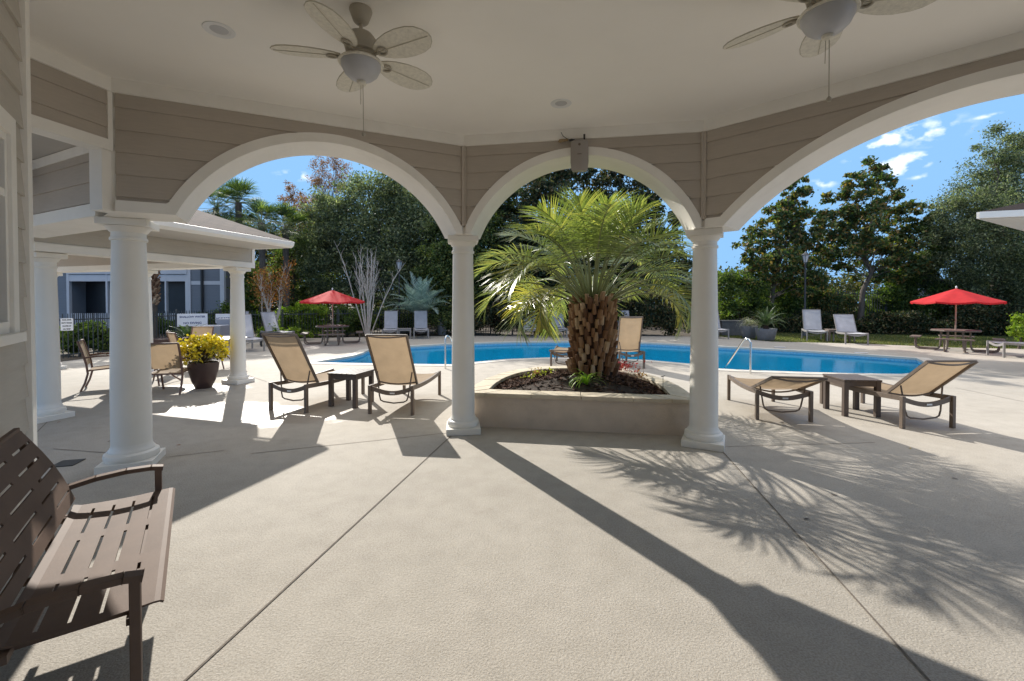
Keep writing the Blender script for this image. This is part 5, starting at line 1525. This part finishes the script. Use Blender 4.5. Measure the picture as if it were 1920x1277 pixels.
# ------------------------------------------------------------------ trees
def limb_path(a, b, rnd, n=5, wob=.12):
    a, b = Vector(a), Vector(b); L = (b-a).length; out = []
    for k in range(n+1):
        t = k/n; p = a.lerp(b, t)
        p += Vector((rnd.uniform(-1,1), rnd.uniform(-1,1), rnd.uniform(-.5,.5)))*wob*L*math.sin(math.pi*t)*.6
        p.z += .10*L*math.sin(math.pi*t)*.4
        out.append(p)
    return out
def tree(name, label, cat, base_px, Y, blobs, n, size, asp, mleaf, mbark, seed, trunk_r=.16, ncl=26, csig=.17, group=None, limbs=14, flat=0.0, gap=.25, base=None, trunk_top=None, depth=1.0, fork=1):
    """blobs: photo position and radius (pixels) of each crown mass with its depth offset; crown is leaf clusters inside them"""
    rn = random.Random(seed); rs_ = np.random.RandomState(seed)
    Y = Y*K
    b0 = atd(base_px, 600, Y); b0 = Vector((b0.x, Y, 0)) if base is None else Vector(base)
    root = empty(name, b0, 0, label, cat, group)
    cen_, wts = [], []
    for bl_ in blobs:
        px_, py_, rp_ = bl_[:3]; dy = bl_[3] if len(bl_) > 3 else rn.uniform(-.5,.5)*rp_/FPX*Y
        c = atd(px_, py_, Y+dy*1.0); r_ = rp_/FPX*Y
        cen_.append((np.array(c - b0), r_)); wts.append(r_**2.2)
    wts = np.array(wts)/sum(wts)
    cl = []
    for (c, r_), w in zip(cen_, wts):
        k = max(4, int(ncl*len(blobs)*w))
        v = rs_.normal(size=(k,3)); v /= np.linalg.norm(v,axis=1,keepdims=True)
        rad = rs_.uniform(.12,1.0,k)**.5
        cl += [(c + vv*q*r_*np.array([1,depth,1.0]), r_) for vv, q in zip(v, rad)]
    # keep some clusters out so that the sky shows through
    cl = [q for q in cl if q[0][2] > .15]
    pos = np.array([q[0] for q in cl]); rad = np.array([q[1] for q in cl])
    idx = rs_.randint(0, len(cl), n)
    sig = rad[idx]*csig*rs_.uniform(.6,1.3,len(cl))[idx]
    C = pos[idx] + rs_.normal(size=(n,3))*sig[:,None]*np.array([1,1,.7])
    C[:,2] = np.maximum(C[:,2], .02)
    leafquads("crown", C, size, asp, rs_, mleaf, root, flat)
    tk_ = MB()
    zmin = min(c[2]-r_*.6 for c, r_ in cen_); zmax = max(c[2] for c, r_ in cen_)
    top = Vector(np.mean([c for c, r_ in cen_], axis=0)); top.z = zmax*.8 if trunk_top is None else trunk_top
    lean = limb_path((0,0,-.05), top, rn, 7, .05)
    tk_.tube(lean, [trunk_r*(1-.75*(k/7)) + (.4*trunk_r if k == 0 else 0) for k in range(8)], 9)
    tk_.build("trunk", mbark, root, smooth=True)
    lb = MB()
    pick = rs_.choice(len(cl), min(limbs*3, len(cl)), replace=False)
    for j, q in enumerate(pick):
        tgt = Vector(pos[q])
        ts = max(.15, min(.95, (tgt.z*.65)/max(.1, top.z))); f = ts*7; k = min(6, int(f)); s0 = lean[k].lerp(lean[k+1], f-k)
        rr_ = trunk_r*(.40 if j < limbs else .2)*(1-.5*ts)
        pth = limb_path(s0, tgt, rn, 4, .12)
        lb.tube(pth, [rr_*(1-.8*i/4) for i in range(5)], 5)
    lb.build("limbs", mbark, root)
    return root
M_OAK = leafmat("oak_leaf", [(0,(.03,.05,.02)),(.4,(.065,.09,.036)),(.75,(.15,.18,.07)),(1,(.30,.31,.12))], .40, .42, (1.5,1.8,.6))
M_OAKG = leafmat("grey_green_leaf", [(0,(.045,.065,.038)),(.4,(.10,.12,.075)),(.75,(.20,.23,.13)),(1,(.38,.38,.22))], .38, .42, (1.3,1.5,.8))
M_MAG = leafmat("magnolia_leaf", [(0,(.03,.055,.025)),(.45,(.065,.105,.045)),(.70,(.13,.17,.07)),(.78,(.20,.12,.05)),(.9,(.30,.19,.08)),(1,(.24,.28,.11))], .25, .34, (1.5,1.7,.5), .7)
M_MAGD = leafmat("dark_magnolia_leaf", [(0,(.016,.028,.018)),(.6,(.04,.06,.03)),(.8,(.13,.08,.04)),(1,(.11,.14,.07))], .3, .28, (1.4,1.5,.6))
M_SHR = leafmat("shrub_leaf", [(0,(.025,.05,.018)),(.5,(.07,.11,.035)),(1,(.17,.21,.06))], .4, .42, (1.7,1.9,.5))
M_LIME = leafmat("lime_hedge_leaf", [(0,(.06,.11,.015)),(.5,(.15,.24,.03)),(1,(.34,.40,.07))], .4, .4, (1.4,1.6,.4))
M_AUT = leafmat("autumn_leaf", [(0,(.14,.045,.015)),(.4,(.30,.12,.025)),(.75,(.42,.22,.04)),(1,(.20,.17,.05))], .6, .4, (1.4,1.2,.7))
M_CYP = leafmat("rusty_cypress_leaf", [(0,(.10,.065,.03)),(.5,(.26,.13,.04)),(1,(.40,.22,.08))], .7, .35, (1.3,1.2,.8))
M_WOOD = leafmat("woodland_leaf", [(0,(.015,.024,.012)),(.5,(.045,.06,.026)),(.85,(.11,.11,.04)),(1,(.24,.19,.06))], .5, .3, (1.6,1.7,.6))
M_FAN = leafmat("fan_palm_leaf", [(0,(.02,.045,.025)),(.5,(.05,.09,.04)),(.85,(.12,.16,.05)),(1,(.30,.34,.08))], .7, .35, (1.5,1.7,.5))
BT = "trees behind the pool"
GRP = BT
tree("live_oak", "broad dense grey green evergreen tree filling the left arch, behind the left umbrella", "tree", 740, 22.5,
     [(585,425,40),(625,385,36),(640,425,58),(690,380,62),(740,370,60),(790,400,70),(600,470,45),(660,480,70),(730,460,80),(800,470,70),(850,430,50),(610,530,40),(680,540,50),(780,540,60),(840,520,50)],
     95000, .17, .42, M_OAKG, M_BARK, 21, .30, 34, .20, BT)
tree("live_oak", "darker green evergreen crown behind the second arch column", "tree", 880, 20.5,
     [(860,440,60),(900,400,60),(830,500,50),(880,510,60),(930,470,60),(900,560,50),(840,570,40),(950,540,50)],
     60000, .17, .45, M_OAK, M_BARK, 22, .26, 34, .20, BT)
tree("magnolia_tree", "tall dark magnolia left of centre behind the pindo palm", "tree", 1010, 19.5,
     [(1010,330,52),(1060,310,45),(960,380,50),(1030,390,60),(985,440,60),(1060,450,60),(1000,510,60),(1070,520,55),(960,560,45),(1040,575,50)],
     40000, .19, .5, M_MAGD, M_BARK, 23, .20, 34, .14, BT)
tree("magnolia_tree", "tall dark magnolia right of centre behind the pindo palm", "tree", 1190, 20.0,
     [(1130,325,50),(1180,300,45),(1210,360,50),(1140,390,55),(1230,420,50),(1170,450,60),(1250,480,45),(1130,500,55),(1210,520,55),(1270,540,45),(1150,570,50)],
     34000, .19, .5, M_MAGD, M_BARK, 24, .20, 32, .14, BT)
tree("magnolia_tree", "conical magnolia seen left in the right arch above the lamp post", "tree", 1440, 21.0,
     [(1492,338,22),(1488,375,34),(1462,410,36),(1512,420,38),(1436,450,36),(1490,455,40),(1400,470,26),(1530,480,34),(1455,500,44),(1500,520,40),(1420,520,34)],
     17000, .21, .5, M_MAG, M_BARK, 25, .14, 24, .13, BT)
tree("magnolia_tree", "round topped magnolia standing alone in the middle of the right arch", "tree", 1616, 21.0,
     [(1632,325,26),(1600,350,32),(1665,352,30),(1572,385,32),(1620,385,36),(1680,395,34),(1560,430,32),(1610,440,42),(1670,445,42),(1725,400,26),(1712,440,32),(1570,480,38),(1640,490,46),(1700,490,40)],
     21000, .21, .5, M_MAG, M_BARK, 26, .15, 24, .13, BT)
tree("live_oak", "huge fine leaved evergreen oak rising at the right edge behind the right umbrella", "tree", 1880, 20.0,
     [(1890,275,45),(1915,330,60),(1850,345,52),(1795,400,48),(1870,420,70),(1930,430,70),(1800,460,60),(1765,430,30),(1860,500,70),(1930,520,70),(1780,520,50),(1830,560,50),(1900,580,50)],
     120000, .13, .38, M_OAKG, M_BARK, 27, .30, 40, .18, BT)
tree("live_oak", "dark glossy evergreen between the lone magnolia and the big right oak", "tree", 1745, 21.5,
     [(1735,500,36),(1760,470,30),(1700,520,34),(1740,560,44),(1690,560,36),(1790,580,40)], 26000, .16, .45, M_SHR, M_BARK, 28, .14, 26, .18, BT)
tree("bald_cypress", "tall sparse rust coloured cypress against the sky in the left arch", "tree", 615, 30.0,
     [(598,310,17),(622,300,18),(640,318,18),(608,340,20),(635,345,18),(590,340,14)], 4200, .16, .3, M_CYP, M_BARK, 29, .13, 22, .24, BT)
tree("bald_cypress", "smaller rusty and green cypress left of the tall sparse one", "tree", 555, 27.0,
     [(545,352,12),(536,372,14),(562,368,20),(555,400,26),(590,390,26),(600,420,26),(575,440,30),(540,440,20)], 9500, .15, .35, M_CYP, M_BARK, 30, .12, 22, .24, BT)
tree("woodland_tree", "olive tree mass above the walkway roof, right of the fan palms", "tree", 560, 25.0,
     [(560,440,32),(590,470,34),(545,480,34),(520,520,36),(580,530,40),(470,540,40),(560,580,34)], 22000, .17, .45, M_OAK, M_BARK, 31, .14, 26, .2, BT)
SH = "shrubs along the fence"
def shrub(px_, Y, blobs, n, size, m, label, seed, name="evergreen_shrub", asp=.5, cat="shrub", grp=SH):
    return tree(name, label, cat, px_, Y, blobs, n, size, asp, m, M_BARK, seed, .05, 26, .22, grp, 8, trunk_top=.5)
shrub(570, 18.2, [(545,592,20),(570,585,20),(597,586,20),(545,618,22),(575,618,24),(600,620,20)], 14000, .11, M_LIME, "bright lime green hedge shrub behind the fence, left of the left umbrella pole", 41)
shrub(650, 18.6, [(640,592,18),(665,598,18),(690,605,16),(650,620,20),(680,625,20)], 9000, .12, M_SHR, "mid green shrub behind the fence under the left umbrella canopy", 42)
shrub(520, 16.6, [(505,622,16),(525,630,14),(550,630,14),(575,634,12)], 6500, .10, M_LIME, "yellow speckled low shrub just in front of the left fence", 43)
shrub(450, 18.6, [(425,590,22),(450,595,22),(470,600,20),(405,600,18),(462,560,24),(470,525,24),(450,500,18)], 15000, .12, M_SHR, "tall green shrub just beyond the walkway end column", 44)
shrub(310, 17.8, [(290,612,20),(315,620,20),(340,622,16),(375,612,20)], 9000, .11, M_SHR, "green shrub behind the fence right of the first column", 45)
shrub(150, 12.2, [(118,635,26),(150,625,26),(185,632,24),(215,640,24),(130,665,20),(175,665,22)], 15000, .10, M_SHR, "green hedge behind the fence with the white notice", 46)
shrub(1385, 21.0, [(1368,530,30),(1400,545,30),(1380,580,34),(1420,590,30)], 15000, .13, M_SHR, "tall dark shrub right of the right arch column, behind the stone pots", 47)
shrub(1470, 22.0, [(1450,545,30),(1480,560,30),(1510,550,26),(1470,590,32),(1500,600,26)], 16000, .13, M_SHR, "bushy dark green shrub behind the right lamp post", 48)
shrub(1560, 22.2, [(1540,560,30),(1575,575,28),(1550,600,26),(1590,605,24),(1530,530,22)], 15000, .13, M_MAG, "glossy shrub under the lone magnolia, left of its trunk", 49)
shrub(1660, 21.8, [(1650,570,28),(1680,585,26),(1640,605,26),(1700,610,24)], 13000, .13, M_SHR, "speckled green shrub under the lone magnolia, right of its trunk", 50)
shrub(1855, 19.0, [(1830,600,28),(1870,590,30),(1900,605,30),(1930,590,34)], 14000, .12, M_MAGD, "dark shrub behind the right picnic table", 51)
shrub(1912, 13.6, [(1915,602,14),(1905,618,12),(1925,622,14),(1918,638,10)], 3500, .08, M_LIME, "small yellow green bush at the right edge behind the flat lounger", 52)
shrub(960, 19.0, [(900,590,26),(940,596,26),(985,590,28),(1030,596,26)], 15000, .14, M_MAGD, "dark low shrub behind the far loungers, left of the palm trunk", 53)
shrub(1200, 19.0, [(1090,594,26),(1150,596,28),(1200,590,28),(1250,596,28),(1300,590,28)], 17000, .14, M_MAGD, "dark low shrub behind the far loungers, right of the palm trunk", 54)
shrub(800, 19.6, [(720,600,22),(760,605,24),(830,600,26),(860,595,24)], 13000, .13, M_OAK, "dark shrub at the foot of the silver palm", 55)
# dark clipped hedge along the mulch bank on the right
hs = np.random.RandomState(60); n_ = 42000
t_ = hs.uniform(0,1,n_); xx = (9.8 + (25-9.8)*t_)*K; yy_ = (21.3 - 3.6*t_)*K + hs.normal(0,.28,n_)
bump_ = .75 + .18*np.sin(xx*1.7)+.12*np.sin(xx*4.1+1)
zz_ = hs.uniform(0,1,n_)**.8*bump_*1.25
hedge = leafquads("ground_cover_bank", np.column_stack([xx,yy_,zz_]), .13, .5, hs, M_MAGD)
tag(hedge, "dark leafy ground cover bank along the back of the lawn", "ground cover", kind='stuff')
# far woodland that closes the view
ws = np.random.RandomState(61)
def wood(n, x0, x1, y0, y1, hfun, seed):
    s_ = np.random.RandomState(seed)
    ncl_ = n//90
    cx_ = s_.uniform(x0,x1,ncl_); cy_ = s_.uniform(y0,y1,ncl_); hz = hfun(cx_); cz_ = s_.uniform(0,1,ncl_)**.9*hz
    P_ = np.column_stack([cx_,cy_,cz_]); id_ = s_.randint(0,ncl_,n)
    C = P_[id_] + s_.normal(size=(n,3))*np.array([.55,.55,.45]); C[:,2] = np.abs(C[:,2])
    return C
def hL(x): return 6.4 + 1.1*np.sin(x*.5) + .8*np.sin(x*1.3+2)
def hR(x): return 3.4 + .5*np.sin(x*.45+1) + .4*np.sin(x*1.1)
C = np.vstack([wood(90000, -34, 13, 33, 38, hL, 62), wood(42000, 11, 52, 33, 38, hR, 63)])
wd_ = leafquads("woodland", C, .30, .5, ws, M_WOOD)
tag(wd_, "far woodland closing the view behind the pool garden", "woodland", kind='stuff')
# crape myrtles with bare pale stems
def myrtle(base, H, spread, nst, label, seed, leaf=None, nleaf=0, top=(0,0)):
    rn = random.Random(seed); r = empty("crape_myrtle", base, 0, label, "tree", "crape myrtles")
    mb = MB(); tips = []
    for k in range(nst):
        a = rn.uniform(0,2*math.pi); sp_ = spread*math.sqrt(rn.random())
        e = Vector((math.cos(a)*sp_, math.sin(a)*sp_*.7, H*rn.uniform(.8,1.05)))
        b_ = Vector((math.cos(a)*.08, math.sin(a)*.08, 0))
        m1 = b_.lerp(e,.4) + Vector((rn.uniform(-.12,.12),rn.uniform(-.1,.1),.15*H*.3))
        m2 = b_.lerp(e,.72) + Vector((rn.uniform(-.12,.12),rn.uniform(-.1,.1),.06*H))
        mb.tube([b_, m1, m2, e], [.034,.022,.012,.004], 6)
        for j in range(13):
            t = rn.uniform(.35,.97); s0 = m1.lerp(m2,(t-.35)/.4) if t < .75 else m2.lerp(e,(t-.75)/.25)
            a2 = rn.uniform(0,2*math.pi); l2 = rn.uniform(.3,.8)*(1.2-t)*H*.28
            e2 = s0 + Vector((math.cos(a2)*l2*.6, math.sin(a2)*l2*.6, l2*1.1))
            mb.tube([s0, s0.lerp(e2,.5)+Vector((rn.uniform(-.04,.04),0,0)), e2], [.010,.006,.003], 4); tips.append(e2)
        tips.append(e)
    mb.build("stems", M_BARKP, r, smooth=True)
    if nleaf:
        s_ = np.random.RandomState(seed); T = np.array([tuple(t) for t in tips])
        C = T[s_.randint(0,len(T),nleaf)] + s_.normal(0,.17,(nleaf,3))
        leafquads("crown", C, .09, .5, s_, leaf, r)
    return r
q = atd(690,630,17.9*K); myrtle((q.x,q.y,0), atd(690,462,17.9*K).z, 1.75, 15, "bare pale stemmed crape myrtle right of the left umbrella", 71)
q = atd(507,640,16.9*K); myrtle((q.x,q.y,0), atd(507,500,16.9*K).z, 1.15, 12, "crape myrtle with pale stems and orange autumn leaves by the walkway eave", 72, M_AUT, 2200)
# cabbage palms over the walkway roof
def fan_palm(px_, py_, Y, Rr, nf, label, seed):
    rn = random.Random(seed); Y = Y*K; c = atd(px_,py_,Y)
    r = empty("cabbage_palm", (c.x,c.y,0), 0, label, "palm tree", "cabbage palms behind the walkway")
    tk_ = MB(); tk_.tube([(0,0,-.05),(.05,0,c.z*.5),(0,0,c.z)], [.17,.14,.16], 10); tk_.build("trunk", M_BARK, r, smooth=True)
    mb = MB(); V = []
    for k in range(nf):
        az = k*2.4+rn.uniform(-.3,.3); el = R(rn.uniform(-55,80)); L = Rr*rn.uniform(.45,.6)
        d_ = Vector((math.cos(az)*math.cos(el), math.sin(az)*math.cos(el), math.sin(el)))
        b_ = Vector((0,0,c.z)); tip = b_ + d_*L
        mb.tube([b_, tip], .012, 4)
        s_ = d_.cross(Vector((0,0,1))).normalized(); u = s_.cross(d_)
        nb = 22
        for j in range(nb):
            t = -1.15+2.3*j/(nb-1); dd = (d_*math.cos(t)+s_*math.sin(t)+u*rn.uniform(-.1,.1)).normalized(); ll = Rr*.62*rn.uniform(.85,1.1)*(1-.15*abs(t))
            w = .028; wv = dd.cross(u).normalized()*w*.5
            m_ = tip+dd*ll*.6; e = tip+dd*ll+Vector((0,0,-.16*ll))
            V += [tip-wv*.5, m_-wv, m_+wv, tip+wv*.5, m_-wv, e, e, m_+wv]
    mb.build("stalks", M_PETI, r)
    np_mesh("crown", np.array([tuple(v) for v in V]), 4, M_FAN, r)
    return r
fan_palm(447, 380, 21.0, 1.45, 50, "cabbage palm whose crown shows highest above the walkway roof", 81)
fan_palm(490, 418, 19.5, 1.25, 46, "sunlit cabbage palm lower right of the highest palm crown", 82)
fan_palm(405, 390, 22.0, 1.6, 46, "dark cabbage palm at the left edge of the left arch", 83)
fan_palm(535, 430, 20.5, 1.4, 40, "low cabbage palm just above the tip of the walkway gutter", 84)
# palm with an old scaly trunk between the walkway columns
q = at(288,640); q = atd(287,640,17.2*K)
r = empty("cabbage_palm", (q.x,q.y,0), 0, "thick reddish scaly palm trunk seen under the walkway roof", "palm tree", "cabbage palms behind the walkway")
mb = MB(); rn = random.Random(90)
mb.tube([(0,0,-.05),(0,0,1.6)], [.20,.17], 12); mb.build("trunk", M_BARK, r, smooth=True)
mb = MB(); mb.tube([(0,0,1.55),(0,0,4.8)], .18, 10)
for k in range(150):
    mb.M = Matrix.Rotation(k*2.4,4,'Z') @ Matrix.Translation((.15,0,1.5+k*.022)) @ Matrix.Rotation(R(25),4,'Y')
    w = .07; mb.add([(0,-w,0),(0,w,0),(.05,w*.5,.0),(.05,-w*.5,0),(.03,-w*.6,.20),(.03,w*.6,.20),(.09,w*.3,.19),(.09,-w*.3,.19)], [(0,1,5,4),(1,2,6,5),(2,3,7,6),(3,0,4,7),(4,5,6,7)])
mb.build("boots", M_BOOTR, r) if 'M_BOOTR' in globals() else mb.build("boots", M_BOOT, r)
for k in range(26):
    frond(r, "frond", (0,0,4.8), k*2.4, R(70)-R(60)*k/26, 1.7, R(90), rn, M_FAN, nl=24, llen=.6, lw=.03, start=.4)
